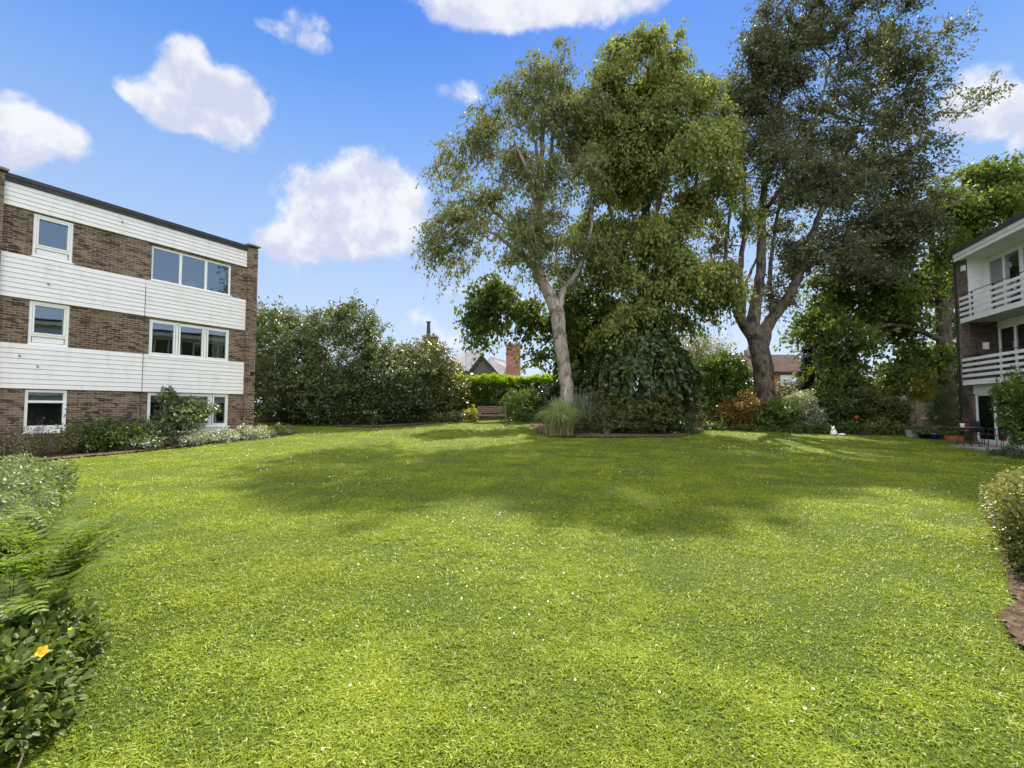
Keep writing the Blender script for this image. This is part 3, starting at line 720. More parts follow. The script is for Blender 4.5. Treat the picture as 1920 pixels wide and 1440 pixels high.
def house_right():
    Y = 46; a = at(1370, 700, Y); b = at(1530, 700, Y); zr = at(1435, 665, Y+4)[2]; ze = at(1435, 696, Y)[2]
    root = empty('brick_house', (a[0], Y, 1), 0, 'red brick house with brown tiled roof seen behind the forked grey trunk', 'house')
    w = b[0]-a[0]; D = 8; e = ze-1; h = zr-1
    wx = [(at(p, 700, Y)[0]-a[0]) for p in (1463, 1497)]; wz = [at(1480, q, Y)[2]-1 for q in (724, 703)]
    holes = [(wx[0], wx[1], wz[0], wz[1])]
    m = MB(); holes_wall(m, 0, w, 0, e, holes); m.quad((w, 0, 0), (w, D, 0), (w, D, e), (w, 0, e)); m.quad((0, D, 0), (0, 0, 0), (0, 0, e), (0, D, e)); m.quad((w, D, 0), (0, D, 0), (0, D, e), (w, D, e))
    m.build('wall', M_BRICKRED, root)
    roofquad('roof', [(-.3, -.35, e-.05), (w+.3, -.35, e-.05), (w+.3, D/2, h), (-.3, D/2, h)], M_REDTILE, root)
    roofquad('roof', [(w+.3, D+.35, e-.05), (-.3, D+.35, e-.05), (-.3, D/2, h), (w+.3, D/2, h)], M_REDTILE, root)
    MB().box(-.3, w+.3, -.47, -.36, e-.16, e-.06).build('gutter', M_DARKMETAL, root)
    fr = frame_mb(wx[0]+.01, wx[1]-.01, wz[0]+.01, wz[1]-.01, .03, .09, .08, (), ((wz[1]-.36, wx[0], wx[1]),)).build('window', M_UPVC, root)
    MB().box(wx[0]+.05, wx[1]-.05, .07, .08, wz[0]+.05, wz[1]-.05).build('pane', M_GLASSD, fr)
    m = MB(); wavy(m, wx[0]+.1, (wx[0]*.72+wx[1]*.28), .2, wz[0], wz[1], .03, 12, 1); wavy(m, (wx[0]*.6+wx[1]*.4), wx[1]-.1, .2, wz[0], wz[1], .03, 20, 2); m.build('net_curtain', plain('net_curtain', (.42, .43, .42), .9), fr)
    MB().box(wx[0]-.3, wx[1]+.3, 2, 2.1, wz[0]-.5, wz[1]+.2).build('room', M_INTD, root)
    cx = at(1404, 660, Y+4)[0]-a[0]; ct = at(1404, 656, Y+4)[2]-1
    m = MB(); m.box(cx-.35, cx+.35, D/2-.35, D/2+.35, h-.6, ct); ch = m.build('chimney', M_STONE, root); m = MB(); m.lathe([(.12, 0), (.14, .05), (.1, .35)], (cx, D/2, ct), 12); m.build('chimney_pot', M_BRICKRED, ch)
    # lower lean-to on the left with grey tiled roof
    x0, x1 = -1, at(1417, 710, Y)[0]-a[0]; zz = [at(1410, q, Y-2)[2]-1 for q in (718, 704)]
    roofquad('porch_roof', [(x0, -2.2, zz[0]), (x1, -2.2, zz[0]), (x1, .0, zz[1]+.1), (x0, .0, zz[1]+.1)], M_SLATE, root)
    m = MB(); m.box(x0+.15, x1-.15, -1.95, -.02, 0, zz[0]-.1); m.build('porch_wall', M_BRICKRED, root)
    m = MB(); m.box(x1-.5, x1-.17, -1.99, -1.955, zz[0]-.75, zz[0]-.2); m.build('window', M_UPVC, root)
house_right()
def house_left():
    Y = 50; o = at(830, 700, Y); k = Y/F
    def L(px, py, dy=0): p = at(px, py, Y+dy); return (p[0]-o[0], dy, p[2]-1)
    root = empty('slate_house', (o[0], Y, 1), 0, 'old pale house with slate roofs and tall chimney, behind the bright topped hedge', 'house')
    # rear wing with a swept slate roof
    roofquad('roof', [L(815, 715, 0), L(872, 715, 0), L(872, 661, 4), L(815, 677, 4)], M_SLATE, root)
    roofquad('roof', [L(868, 715, .5), L(905, 715, .5), L(905, 652, 4), L(868, 662, 4)], M_SLATE, root)
    m = MB(); a = L(815, 712); b = L(975, 712); m.box(a[0], b[0], 2.2, 10, 0, a[2]); m.build('wall', M_WHITE, root)
    # gable wing
    g = [L(870, 712, -1), L(938, 712, -1), L(903, 672, -1)]
    m = MB(); m.f.append((0, 1, 2)); m.mi.append(0); m.v += g; m.box(g[0][0], g[1][0], -1, 2.2, 0, g[0][2]-.01); gb = m.build('gable_wall', plain('dark_render', (.09, .085, .085), .9), root)
    ap = g[2]; rb = L(903, 664, 5)
    roofquad('roof', [(ap[0], -1.1, ap[2]+.15), L(945, 716, -1.2), (L(945, 716, -1.2)[0], 6, L(945, 716, -1.2)[2]), (ap[0], 6, ap[2]+.15)], M_SLATE, root)
    roofquad('roof', [L(862, 716, -1.2), (ap[0], -1.1, ap[2]+.15), (ap[0], 6, ap[2]+.15), (L(862, 716, -1.2)[0], 6, L(862, 716, -1.2)[2])], M_SLATE, root)
    roofquad('roof', [L(895, 712, 1), L(985, 712, 1), L(948, 676, 4), L(918, 668, 4)], M_SLATE, root)
    m = MB(); m.bar((ap[0], -1.16, ap[2]+.2), (L(943, 714, -1.2)[0], -1.16, L(943, 714, -1.2)[2]), .06, .3, (0, 0, 1)); m.bar((ap[0], -1.16, ap[2]+.2), (L(868, 714, -1.2)[0], -1.16, L(868, 714, -1.2)[2]), .06, .3, (0, 0, 1)); m.build('barge_board', M_DARKMETAL, root)
    m = MB(); a, b = L(949, 712, 2), L(976, 712, 2); t = L(960, 643, 2)[2]; m.box(a[0], b[0], 1.6, 2.9, 0, t-.3); c = m.build('chimney', M_BRICKRED, root)
    m = MB(); m.box(a[0]-.1, b[0]+.1, 1.5, 3.0, t-.3, t-.12); m.build('chimney_cap', M_STONE, c)
    m = MB(); a, b = L(794, 712, 3), L(819, 712, 3); t = L(805, 633, 3)[2]; m.box(a[0], b[0], 2.5, 3.7, 0, t); c = m.build('chimney', brickmat('sooty_brick', (.10, .07, .055), (.15, .10, .08), (.2, .18, .16)), root)
    m = MB(); m.box(a[0]-.12, b[0]+.12, 2.38, 3.82, t, t+.16); m.build('chimney_cap', M_STONE, c)
    cx = (a[0]+b[0])/2; ph = L(801, 603, 3)[2]-t-.16
    m = MB(); m.lathe([(.28, 0), (.24, .1), (.17, ph*.9), (.20, ph*.91), (.28, ph), (.0, ph)], (cx-.25, 3.1, t+.16), 14); m.build('chimney_pot', M_DARKMETAL, c)
    m = MB(); m.lathe([(.14, 0), (.12, .25), (.16, .3), (0, .3)], (cx+.32, 3.1, t+.16), 12); m.build('chimney_pot', M_DARKMETAL, c)
house_left()

# ================================================================== TREES
B_PALE = m_bark('pale_bark', (.20, .17, .145), (.34, .305, .27), (.13, .09, .075), .15)
B_GREY = m_bark('grey_bark', (.066, .056, .045), (.15, .128, .10), (.036, .028, .022), .2)
B_DARK = m_bark('dark_bark', (.055, .045, .038), (.11, .09, .075), (.04, .032, .028), .4)
L_BEECH = leafmat('beech_leaves', (.055, .082, .022), (.24, .275, .10), (.24, .19, .06), .40, .62, .22)
L_LIME = leafmat('lime_leaves', (.055, .088, .018), (.32, .365, .11), (.36, .36, .12), .40, .62, .22)
L_COPPER = leafmat('dark_beech_leaves', (.032, .045, .024), (.155, .175, .095), (.20, .16, .08), .32, .6, .25)
L_SYC = leafmat('sycamore_leaves', (.04, .072, .016), (.16, .225, .045), (.28, .28, .06), .45, .58, .25)
L_SYCD = leafmat('dark_sycamore_leaves', (.040, .062, .018), (.080, .100, .028), None, .33, .45, .4)
tree('beech_tree', 'airy tree with pale leaning trunk rising behind the pampas grass', 
     path_px([(1072, 800, 22.2, .42), (1067, 765, 22, .33), (1062, 720, 22, .31), (1055, 670, 22, .30), (1048, 620, 22, .31), (1044, 585, 22, .34), (1034, 560, 22, .29), (1018, 532, 22, .25), (1008, 508, 22, .24), (1006, 475, 22, .23), (1008, 430, 22, .22), (1012, 360, 22, .17), (1016, 290, 22, .12), (1018, 220, 22, .09), (1014, 150, 22, .05), (1010, 90, 22, .02)]),
     [path_px([(1012, 510, 22, .16), (992, 487, 21.8, .13), (965, 468, 21.6, .10), (930, 440, 21.4, .07), (895, 425, 21, .04), (860, 430, 21, .02)]),
      path_px([(1006, 470, 22, .16), (982, 440, 22, .14), (955, 422, 22.3, .12), (930, 396, 22.5, .09), (900, 370, 22.6, .06), (865, 355, 22.8, .03), (830, 350, 22.8, .015)]),
      path_px([(1008, 420, 22, .13), (1000, 360, 21.5, .10), (980, 300, 21, .07), (955, 240, 20.6, .04), (930, 190, 20.5, .02)]),
      path_px([(1046, 580, 22, .2), (1056, 548, 22.2, .15), (1066, 530, 22.4, .13), (1082, 512, 22.6, .11), (1100, 470, 22.8, .09), (1110, 400, 23, .06), (1105, 320, 23, .03)]),
      path_px([(1011, 400, 22, .14), (1028, 330, 22.4, .11), (1036, 260, 22.8, .08), (1045, 190, 23, .05), (1050, 130, 23, .02)]),
      path_px([(1013, 330, 22, .10), (1000, 250, 22.5, .07), (985, 170, 23, .04), (975, 110, 23, .02)])],
     ell_px([(1010, 160, 105, 90), (950, 235, 100, 85), (900, 320, 95, 85), (1050, 330, 95, 160, .8), (850, 410, 75, 75, -.5), (940, 440, 110, 60), (1055, 480, 75, 75, .6), (845, 490, 50, 50), (1075, 220, 60, 100, 1), (1010, 400, 90, 80, -1.8), (930, 500, 60, 35)], 22),
     640, 7, 10, 1.0, .14, L_BEECH, B_PALE, 11, droop=.85, lobes=80, lobr=.95, shell=.22, dens=1, spread=.075, tipr=.0085)
tree('lime_tree', 'tall dense leafy tree between the two forked trees, yellow green on its lower crown',
     path_px([(1214, 800, 24, .42), (1212, 740, 24, .36), (1210, 680, 24, .33), (1210, 600, 24, .31), (1206, 520, 24, .28), (1210, 420, 24, .22), (1214, 300, 24, .15), (1214, 200, 24, .09), (1216, 120, 24, .04)]),
     [path_px([(1208, 560, 24, .18), (1170, 480, 23.4, .14), (1145, 400, 23, .09), (1130, 300, 22.6, .05), (1130, 200, 22.6, .03)]),
      path_px([(1209, 540, 24, .18), (1250, 470, 23.6, .14), (1290, 400, 23.3, .10), (1310, 300, 23, .06), (1310, 200, 23, .03)]),
      path_px([(1209, 600, 24, .15), (1250, 560, 23, .10), (1290, 545, 22.3, .06), (1330, 540, 22, .03)]),
      path_px([(1210, 470, 24, .15), (1235, 380, 22.8, .12), (1250, 280, 22, .08), (1260, 180, 22, .04)])],
     ell_px([(1150, 160, 50, 75), (1200, 130, 70, 55), (1205, 170, 105, 90), (1275, 190, 95, 105), (1200, 610, 75, 40, -.5), (1250, 340, 135, 130), (1170, 400, 80, 120), (1310, 430, 95, 120), (1230, 490, 120, 80), (1210, 560, 90, 55), (1290, 560, 60, 45), (1150, 260, 55, 130), (1180, 600, 60, 25), (1340, 520, 50, 60, -1), (1345, 270, 40, 60)], 24),
     1050, 8, 17, .9, .17, L_LIME, B_DARK, 22, droop=.95, lobes=150, lobr=.9, shell=.5, aspect=.66, spread=.13, outw=1.0)
tree('dark_beech_tree', 'tallest tree, with thick forked grey trunk and wide dark crown leaving the top of view',
     path_px([(1436, 790, 25, .62), (1436, 750, 25, .50), (1433, 715, 25, .48), (1431, 690, 25, .50), (1425, 660, 25, .48), (1418, 635, 25, .46), (1410, 612, 25, .38), (1416, 580, 25, .30), (1422, 545, 25, .26), (1427, 500, 25, .24), (1428, 440, 25, .21), (1432, 360, 25, .17), (1450, 260, 25, .12), (1470, 150, 25, .08), (1480, 40, 25, .03)]),
     [path_px([(1418, 640, 25, .36), (1398, 612, 24.9, .28), (1384, 588, 24.8, .24), (1374, 556, 24.7, .17), (1363, 520, 24.6, .12), (1360, 460, 24.5, .09), (1370, 380, 24.4, .06), (1370, 280, 24.4, .03)]),
      path_px([(1390, 596, 24.9, .2), (1393, 566, 24.8, .17), (1388, 530, 24.8, .15), (1390, 485, 24.8, .13), (1396, 420, 24.6, .10), (1395, 330, 24.4, .07), (1390, 230, 24, .04)]),
      path_px([(1394, 540, 24.9, .09), (1404, 515, 25, .08), (1418, 488, 25.2, .06), (1424, 470, 25.2, .05)]),
      path_px([(1425, 655, 25, .40), (1440, 610, 25, .32), (1460, 582, 25, .28), (1480, 552, 25, .25), (1496, 518, 25, .23), (1512, 478, 25, .21), (1526, 432, 25, .17), (1550, 370, 25, .13), (1585, 290, 25.3, .09), (1620, 210, 25.6, .06), (1650, 120, 26, .03)]),
      path_px([(1448, 600, 25, .15), (1446, 560, 25.3, .13), (1443, 520, 25.6, .12), (1447, 480, 25.8, .10), (1458, 400, 26, .08), (1480, 300, 26.4, .05)]),
      path_px([(1500, 510, 25, .14), (1535, 490, 24.5, .11), (1575, 470, 24, .07), (1620, 455, 23.6, .03)]),
      path_px([(1540, 395, 25, .12), (1590, 350, 24.8, .09), (1650, 310, 24.6, .06), (1720, 270, 24.4, .03)]),
      path_px([(1430, 400, 25, .12), (1480, 330, 24.6, .10), (1530, 220, 24, .07), (1560, 110, 23.6, .04)])],
     ell_px([(1400, 150, 70, 75), (1420, 160, 75, 95), (1520, 60, 120, 110), (1630, 50, 95, 100), (1600, 210, 155, 120), (1450, 300, 95, 120), (1560, 370, 150, 110), (1660, 340, 105, 95), (1520, 470, 100, 60), (1640, 470, 90, 60), (1750, 330, 50, 50), (1770, 200, 45, 28), (1800, 190, 28, 14), (1730, 90, 45, 60), (1690, 480, 50, 50), (1395, 430, 60, 70), (1470, 530, 40, 30), (1700, 200, 70, 70), (1545, -60, 110, 80), (1700, 430, 60, 60), (1590, 540, 60, 30)], 25),
     1300, 7, 13, 1.05, .15, L_COPPER, B_GREY, 33, droop=.35, lobes=175, lobr=1.0, shell=.3, spread=.09, tipr=.0095)
tree('sycamore_tree', 'big leaved tree hanging in front of the old slate roofed house',
     path_px([(1118, 790, 26.5, .35), (1116, 720, 26.5, .28), (1112, 640, 26.5, .22), (1105, 580, 26.5, .16), (1100, 540, 26.5, .08)]),
     [path_px([(1112, 680, 26.5, .15), (1060, 640, 26.2, .12), (1000, 600, 25.8, .08), (940, 580, 25.6, .05), (900, 600, 25.5, .02)]),
      path_px([(1114, 700, 26.5, .12), (1070, 680, 26.2, .09), (1020, 670, 26, .05), (980, 680, 25.8, .02)]),
      path_px([(1110, 620, 26.5, .12), (1140, 580, 26.5, .09), (1170, 560, 26.5, .04)])],
     ell_px([(918, 605, 40, 42), (945, 570, 65, 42), (1005, 590, 60, 45), (1090, 560, 70, 50), (1085, 640, 60, 70), (1030, 665, 34, 24), (930, 545, 45, 25), (1065, 680, 35, 35), (890, 628, 15, 28), (1140, 640, 50, 70)], 26),
     210, 7, 12, .8, .21, L_SYC, B_DARK, 44, droop=.7, shell=.3, aspect=.8, spread=.13)
tree('sycamore_tree', 'broad tree behind the right hand flats, with sunlit yellow green boughs at its left',
     path_px([(1778, 790, 27, .5), (1775, 745, 27, .42), (1772, 690, 27, .38), (1770, 640, 27, .36), (1768, 590, 27, .33), (1762, 550, 27, .24), (1750, 480, 27, .17), (1745, 400, 27, .09)]),
     [path_px([(1770, 600, 27, .26), (1785, 560, 27, .2), (1805, 510, 27, .15), (1830, 440, 27, .10), (1860, 370, 27, .05), (1890, 320, 27, .02)]),
      path_px([(1766, 560, 27, .2), (1725, 520, 26.6, .15), (1680, 500, 26, .11), (1630, 510, 25.6, .07), (1580, 540, 25.4, .03)]),
      path_px([(1770, 640, 27, .18), (1720, 620, 26.4, .13), (1660, 610, 25.6, .09), (1600, 640, 25, .05), (1570, 680, 24.8, .02)]),
      path_px([(1771, 680, 27, .13), (1730, 685, 26.6, .10), (1680, 690, 26.2, .05), (1640, 700, 26, .02)]),
      path_px([(1768, 580, 27, .16), (1700, 540, 28, .11), (1640, 560, 29, .07), (1590, 590, 29.5, .03)])],
     ell_px([(1610, 560, 95, 60), (1595, 640, 60, 65, -1), (1585, 690, 40, 40, -1.5), (1680, 520, 110, 75), (1780, 450, 100, 80), (1740, 400, 80, 60), (1840, 370, 90, 55), (1905, 380, 60, 80), (1680, 640, 90, 70), (1760, 640, 60, 90, 2), (1555, 610, 30, 40), (1700, 690, 60, 28), (1870, 480, 80, 90, 2), (1960, 400, 60, 110), (1800, 560, 70, 80, 2.5)], 27),
     760, 7, 13, 1.0, .20, L_SYC, B_DARK, 55, droop=.45, lobes=95, lobr=1.05, shell=.4, aspect=.8, spread=.14)
def conifer():
    r = rs(66); Y = 31; b = at(1545, 790, Y); root = empty('conifer_tree', (b[0], Y, float(gz(b[0], Y))), 0, 'dark conifer beside the red brick house, its tip hidden by brighter boughs', 'tree')
    H = at(1530, 560, Y)[2]-root.location[2]; R = 38/F*Y
    m = MB(); m.tube([(0, 0, 0), (0, 0, H*.5), (0, 0, H)], [.2, .12, .02], 8); m.build('trunk', B_DARK, root, smooth=True)
    n = 900; z = r.rand(n)**1.2*H; a = r.rand(n)*2*pi; rad = R*(1-z/H)**.6*(.75+.4*r.rand(n))
    C = np.stack([np.cos(a)*rad, np.sin(a)*rad, z], 1); o = norm(np.stack([np.cos(a), np.sin(a), np.full(n, .35)], 1)); per = 55
    t = r.rand(n*per, 1)*1.0; Cc = np.repeat(C*np.array([.35, .35, 1]), per, 0); Ce = np.repeat(C+o*.25, per, 0); P = Cc*(1-t**.5)+Ce*t**.5+r.randn(n*per, 3)*.10
    ax = norm(np.repeat(o, per, 0)+r.randn(n*per, 3)*.6); L = .13*(.6+.8*r.rand(n*per)); V, Fq, A = leaves_geo(P, ax, norm(r.randn(n*per, 3)), L, L*.4, r.rand(n*per)); npmesh('crown', V, Fq, leafmat('conifer_needles', (.015, .026, .014), (.03, .045, .02), None, .1), root, A)
conifer()
# ================================================================== SHRUBS AND HEDGES
L_SILVER = leafmat('silvery_leaves', (.035, .062, .018), (.20, .25, .11), (.26, .27, .12), .25, .4, .5)
L_DARKG = leafmat('dark_glossy_leaves', (.022, .045, .012), (.05, .09, .022), None, .2, .35, .55)
L_RHODO = leafmat('rhododendron_leaves', (.075, .095, .022), (.16, .175, .045), (.25, .20, .06), .3, .4, .45)
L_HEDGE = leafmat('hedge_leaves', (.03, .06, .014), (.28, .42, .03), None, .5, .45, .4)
L_FLECK = leafmat('flecked_leaves', (.05, .095, .025), (.23, .31, .13), (.6, .62, .48), .3, .45, .35)
L_MID = leafmat('mid_green_leaves', (.05, .085, .02), (.10, .15, .035), (.17, .17, .05), .35, .4, .45)
L_WEEP = leafmat('weeping_leaves', (.028, .055, .015), (.085, .13, .035), None, .3, .4, .45)
L_LAUREL = leafmat('laurel_leaves', (.055, .11, .018), (.12, .20, .03), None, .35, .3, .6)
L_ORANGE = leafmat('orange_brown_leaves', (.13, .085, .025), (.25, .15, .04), (.10, .12, .03), .35, .4, .45)
L_VARIEG = leafmat('variegated_leaves', (.08, .12, .05), (.42, .46, .34), (.6, .62, .5), .3, .4, .4)
L_OLIVE = leafmat('olive_leaves', (.07, .085, .028), (.135, .145, .05), (.2, .16, .08), .35, .45, .4)
L_YELLOW = leafmat('yellow_green_leaves', (.20, .21, .03), (.38, .36, .06), None, .45, .4, .35)
L_PALEY = leafmat('pale_willow_leaves', (.13, .15, .06), (.24, .26, .12), None, .4, .4, .4)
L_FEATH = leafmat('feathery_leaves', (.045, .07, .025), (.08, .11, .04), None, .3, .6, .2)
L_COPP = leafmat('copper_red_leaves', (.20, .06, .035), (.34, .13, .08), None, .4, .4, .4)
L_HEATHER = leafmat('grey_brown_stalks', (.09, .085, .05), (.16, .14, .085), (.25, .2, .15), .2, .7, .2)
M_WPETAL = leafmat('white_petals', (.75, .75, .72), (.85, .85, .82), None, .3, .6, .2, (1, 1, 1))
M_YPETAL = leafmat('yellow_petals', (.80, .50, .02), (.85, .60, .03), None, .35, .5, .3, (1, 1, 1))
M_RPETAL = leafmat('red_petals', (.75, .06, .03), (.8, .12, .05), None, .3, .5, .3, (1, 1, 1))
M_PPETAL = leafmat('pink_petals', (.6, .42, .42), (.75, .62, .6), None, .3, .5, .3, (1, 1, 1))

# the big shrubs beyond the left flats
bush('large_shrub', 'large domed shrub with silvery leaves and wispy shoots right of the brown brick flats', 'shrub',
     ell_px([(540, 680, 80, 80, 0, 2.2), (635, 665, 95, 90, 0, 2.4), (735, 712, 78, 62, 0, 2.2), (660, 620, 50, 55, 0, 1.4), (520, 600, 45, 25, .5, 1.2), (722, 665, 50, 25), (600, 730, 110, 50)], 26.5), 2000, 36, .27, .15, L_SILVER, 101,
     shell=.6, stems=14, aspect=.5, up=.9, droop=.1, shoots=190, shootlen=.85, flat=.6, lump=.2)
bush('shrub', 'dark leaved shrub hard against the brick end pier, behind the silvery one', 'shrub',
     ell_px([(500, 640, 50, 55, 0, 1.5), (498, 720, 50, 70, 0, 1.5), (570, 745, 60, 50, 0, 1.4)], 29), 420, 26, .32, .18, L_MID, 102, shell=.6, stems=6, shoots=25)
bush('rounded_shrub', 'low dark glossy shrub with rounded top in front of the silvery dome', 'shrub',
     ell_px([(620, 765, 85, 38, 0, 1.2), (700, 760, 85, 42, 0, 1.3), (760, 760, 50, 42, .2, 1.1), (570, 775, 45, 25, .2, .9)], 25.4), 800, 30, .22, .12, L_DARKG, 103, shell=.75, stems=6, up=.3, lump=.06)
bush('rhododendron', 'yellow green rhododendron at the left end of the bright topped hedge', 'shrub',
     ell_px([(795, 690, 55, 52, 0, 1.5), (840, 720, 38, 45, 0, 1.2), (800, 745, 50, 40, 0, 1.3), (760, 700, 40, 50)], 27.6), 620, 26, .22, .15, L_RHODO, 104, shell=.7, stems=8, up=.8, shoots=30, shootlen=.35)

def hedge(name, label, x0, x1, y0, y1, h, n, size, m, seed, per=24, cr=.14, rz=0, loc=None, rough=.05, topjit=.08):
    r = rs(seed); cx, cy = (x0+x1)/2, (y0+y1)/2
    B = g3(cx, cy); root = empty(name, B, rz, label, 'hedge')
    lx, ly = (x1-x0)/2, (y1-y0)/2; A_ = [2*lx*h, 2*ly*2*lx, 2*ly*h]; p = np.array([A_[0], A_[0]*.5, A_[1], A_[2], A_[2]]); p /= p.sum(); k = r.choice(5, n, p=p)
    a, b = r.rand(n)*2-1, r.rand(n); P = np.zeros((n, 3)); N = np.zeros((n, 3))
    for q, (fx, N_) in enumerate([(lambda a, b: (a*lx, -ly+0*a, b*h), (0, -1, 0)), (lambda a, b: (a*lx, ly+0*a, b*h), (0, 1, 0)), (lambda a, b: (a*lx, (b*2-1)*ly, h+0*a), (0, 0, 1)), (lambda a, b: (-lx+0*a, a*ly, b*h), (-1, 0, 0)), (lambda a, b: (lx+0*a, a*ly, b*h), (1, 0, 0))]):
        s_ = k == q; P[s_] = np.stack(fx(a[s_], b[s_]), 1); N[s_] = N_
    wob = .08*np.sin(P[:, :1]*2.1+P[:, 2:3]*1.7)+.05*np.sin(P[:, 1:2]*3.3+P[:, :1])
    P = P+N*(wob+r.randn(n, 1)*rough); P[:, 2] = np.maximum(P[:, 2], .04)
    Q, ax, nr, L, W, rr = clump_leaves(P, N*.8+np.array([0, 0, .35]), r, per, cr, size, .5, .3, -.1); rr = np.where(np.repeat(k == 2, per) | (Q[:, 2] > h*.88), .6+.4*rr, .35*rr)  # leaf colour carries the light: sunlit new growth on top, shaded sides dark
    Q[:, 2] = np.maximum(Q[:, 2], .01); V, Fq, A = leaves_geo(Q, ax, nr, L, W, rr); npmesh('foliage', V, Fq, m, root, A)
    mb = MB()
    for i in range(max(3, int(lx*5))):
        x = r.uniform(-lx, lx)*.85; y = r.uniform(-ly, ly)*.6; mb.tube([(x, y, -.05), (x+r.randn()*.08, y, h*.5), (x+r.randn()*.2, y+r.randn()*.1, h*.85)], [.03, .02, .008], 5)
    # dense twiggy core that closes the hedge off
    for i in range(int(lx*90)):
        x = r.uniform(-lx, lx)*.95; y = r.uniform(-ly, ly)*.5; z = r.uniform(.05, h*.8); d = norm(r.randn(3))*.5; mb.tube([(x, y, z), (x+d[0], y+d[1]*.5, min(h*.92, max(.02, z+d[2])))], .008, 3, cap=False)
    mb.build('stems', M_STEM, root); return root
ha = at(838, 760, 29.5); hb = at(1045, 760, 29.5)
htop = at(950, 712, 29.5)[2]-float(gz(3, 29.5))
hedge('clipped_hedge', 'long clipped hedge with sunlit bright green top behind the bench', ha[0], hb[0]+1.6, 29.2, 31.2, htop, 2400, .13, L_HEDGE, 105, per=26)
bush('round_shrub', 'rounded shrub with yellowish top immediately right of the wooden bench', 'shrub', ell_px([(972, 765, 30, 25, 0, .8), (975, 748, 22, 18, 0, .6), (1000, 770, 30, 22, 0, .8)], 26.6), 330, 24, .15, .10, L_LAUREL, 106, shell=.75, stems=5)
bush('shrub', 'dark low shrub squeezed between round shrub and pampas grass under the beech', 'shrub', ell_px([(1030, 755, 34, 28, 0, 1.0), (1015, 748, 26, 20, 0, .9), (1070, 735, 36, 38, 0, 1)], 27), 330, 24, .2, .14, L_DARKG, 107, shell=.7, stems=5)
bush('ground_plant', 'low silvery ground plants between the dark glossy shrub and the bench', 'plant', ell_px([(835, 781, 16, 8, 0, .5), (855, 779, 20, 8, 0, .5), (820, 783, 12, 6, 0, .4)], 26.5), 150, 18, .10, .09, L_SILVER, 108, shell=.7, stems=3, up=.8)
bush('golden_plant', 'small golden yellow plant beside the bench\'s left arm', 'plant', ell_px([(884, 777, 13, 9, 0, .4)], 26.6), 80, 20, .09, .09, L_YELLOW, 109, shell=.6, stems=3, up=.8)

# weeping mound under the lime
def weeping(label, ells, n, m, seed, size=.2, strands=0):
    r = rs(seed); E = np.array(ells); c0 = E[:, :3].mean(0); B = g3(c0[0], c0[1]); root = empty('weeping_shrub', B, 0, label, 'shrub')
    C = sample_ell(E, n, r, .75); C = C[C[:, 1] < c0[1]+1.2]; n = len(C); o = norm((C-c0)*np.array([1, 1, .3])); per = 34
    t = r.rand(n*per, 1); ln = np.repeat(.5+.7*r.rand(n), per)[:, None]; Co = np.repeat(C, per, 0); oo = np.repeat(o, per, 0)
    P = Co+oo*t*.35*ln+np.array([0, 0, -1.])*t**1.6*ln*.9+r.randn(n*per, 3)*.06
    P[:, 2] = np.maximum(P[:, 2], gz(P[:, 0], P[:, 1])+.1)
    ax = norm(oo*.5+np.array([0, 0, -.8])+r.randn(n*per, 3)*.4); nr = norm(oo+r.randn(n*per, 3)*.45+np.array([0, 0, .4]))
    L = size*(.6+.8*r.rand(n*per)); rr = np.clip(.5*np.repeat(r.rand(n), per)+.5*r.rand(n*per), 0, 1)
    V, Fq, A = leaves_geo(P-B, ax, nr, L, L*.62, rr); npmesh('foliage', V, Fq, m, root, A)
    e = C+o*.3; e[:, 2] -= .6; k = np.linspace(0, n-1, min(n, 260)).astype(int)
    V, Fq = frusta(np.concatenate([np.repeat([[c0[0], c0[1], c0[2]+.5]], len(k), 0), C[k]])-B, np.concatenate([C[k], e[k]])-B, np.full(2*len(k), .02), np.full(2*len(k), .008), 4); npmesh('branches', V, Fq, M_STEM, root)
    mb = MB(); mb.tube([(0, 0, -.1), (.05, 0, c0[2]-B[2])], [.12, .08], 8); mb.build('stem', M_STEM, root)
    return root
weeping('wide mound of weeping branches with large dark leaves below the dense lime', ell_px([(1200, 612, 42, 42, .3, 1.0), (1195, 655, 75, 50, 0, 1.6), (1205, 700, 95, 60, 0, 1.9), (1160, 710, 55, 50, -.3, 1.3), (1250, 700, 50, 60, -.2, 1.3)], 23), 640, L_WEEP, 110)

# island bed in front of it
bush('fern_bank', 'feathery brown green plants right of the pampas grass, under the weeping mound', 'plant', ell_px([(1130, 765, 35, 38, 0, .8), (1165, 780, 40, 28, -.3, .7), (1110, 790, 30, 22, -.8, .6)], 21.8), 380, 26, .2, .11, L_OLIVE, 111, shell=.55, stems=8, aspect=.3, shoots=60, shootlen=.5)
bush('leafy_shrub', 'low olive shrub with layered branches at the lawn edge under the lime', 'shrub', ell_px([(1205, 785, 45, 28, 0, .8), (1235, 770, 40, 35, .5, .8), (1180, 795, 35, 18, -.2, .5)], 21), 420, 28, .17, .12, L_OLIVE, 112, shell=.6, stems=6, flat=.5, up=.9)
bush('flowering_plant', 'small plant dotted with white flowers at the lawn edge under the lime', 'plant', ell_px([(1262, 795, 26, 18, 0, .5), (1280, 800, 18, 12, 0, .4)], 21.4), 170, 22, .11, .09, L_MID, 113, shell=.6, stems=4, flowers=(60, .045, M_WPETAL, 'flowers'))
bush('twiggy_shrub', 'grey green twiggy shrub between lime mound and laurel', 'shrub', ell_px([(1290, 770, 30, 50, 0, .9), (1275, 740, 30, 40, .4, .9)], 22.6), 300, 22, .2, .09, L_OLIVE, 114, shell=.5, stems=10, aspect=.35, shoots=50, shootlen=.5)
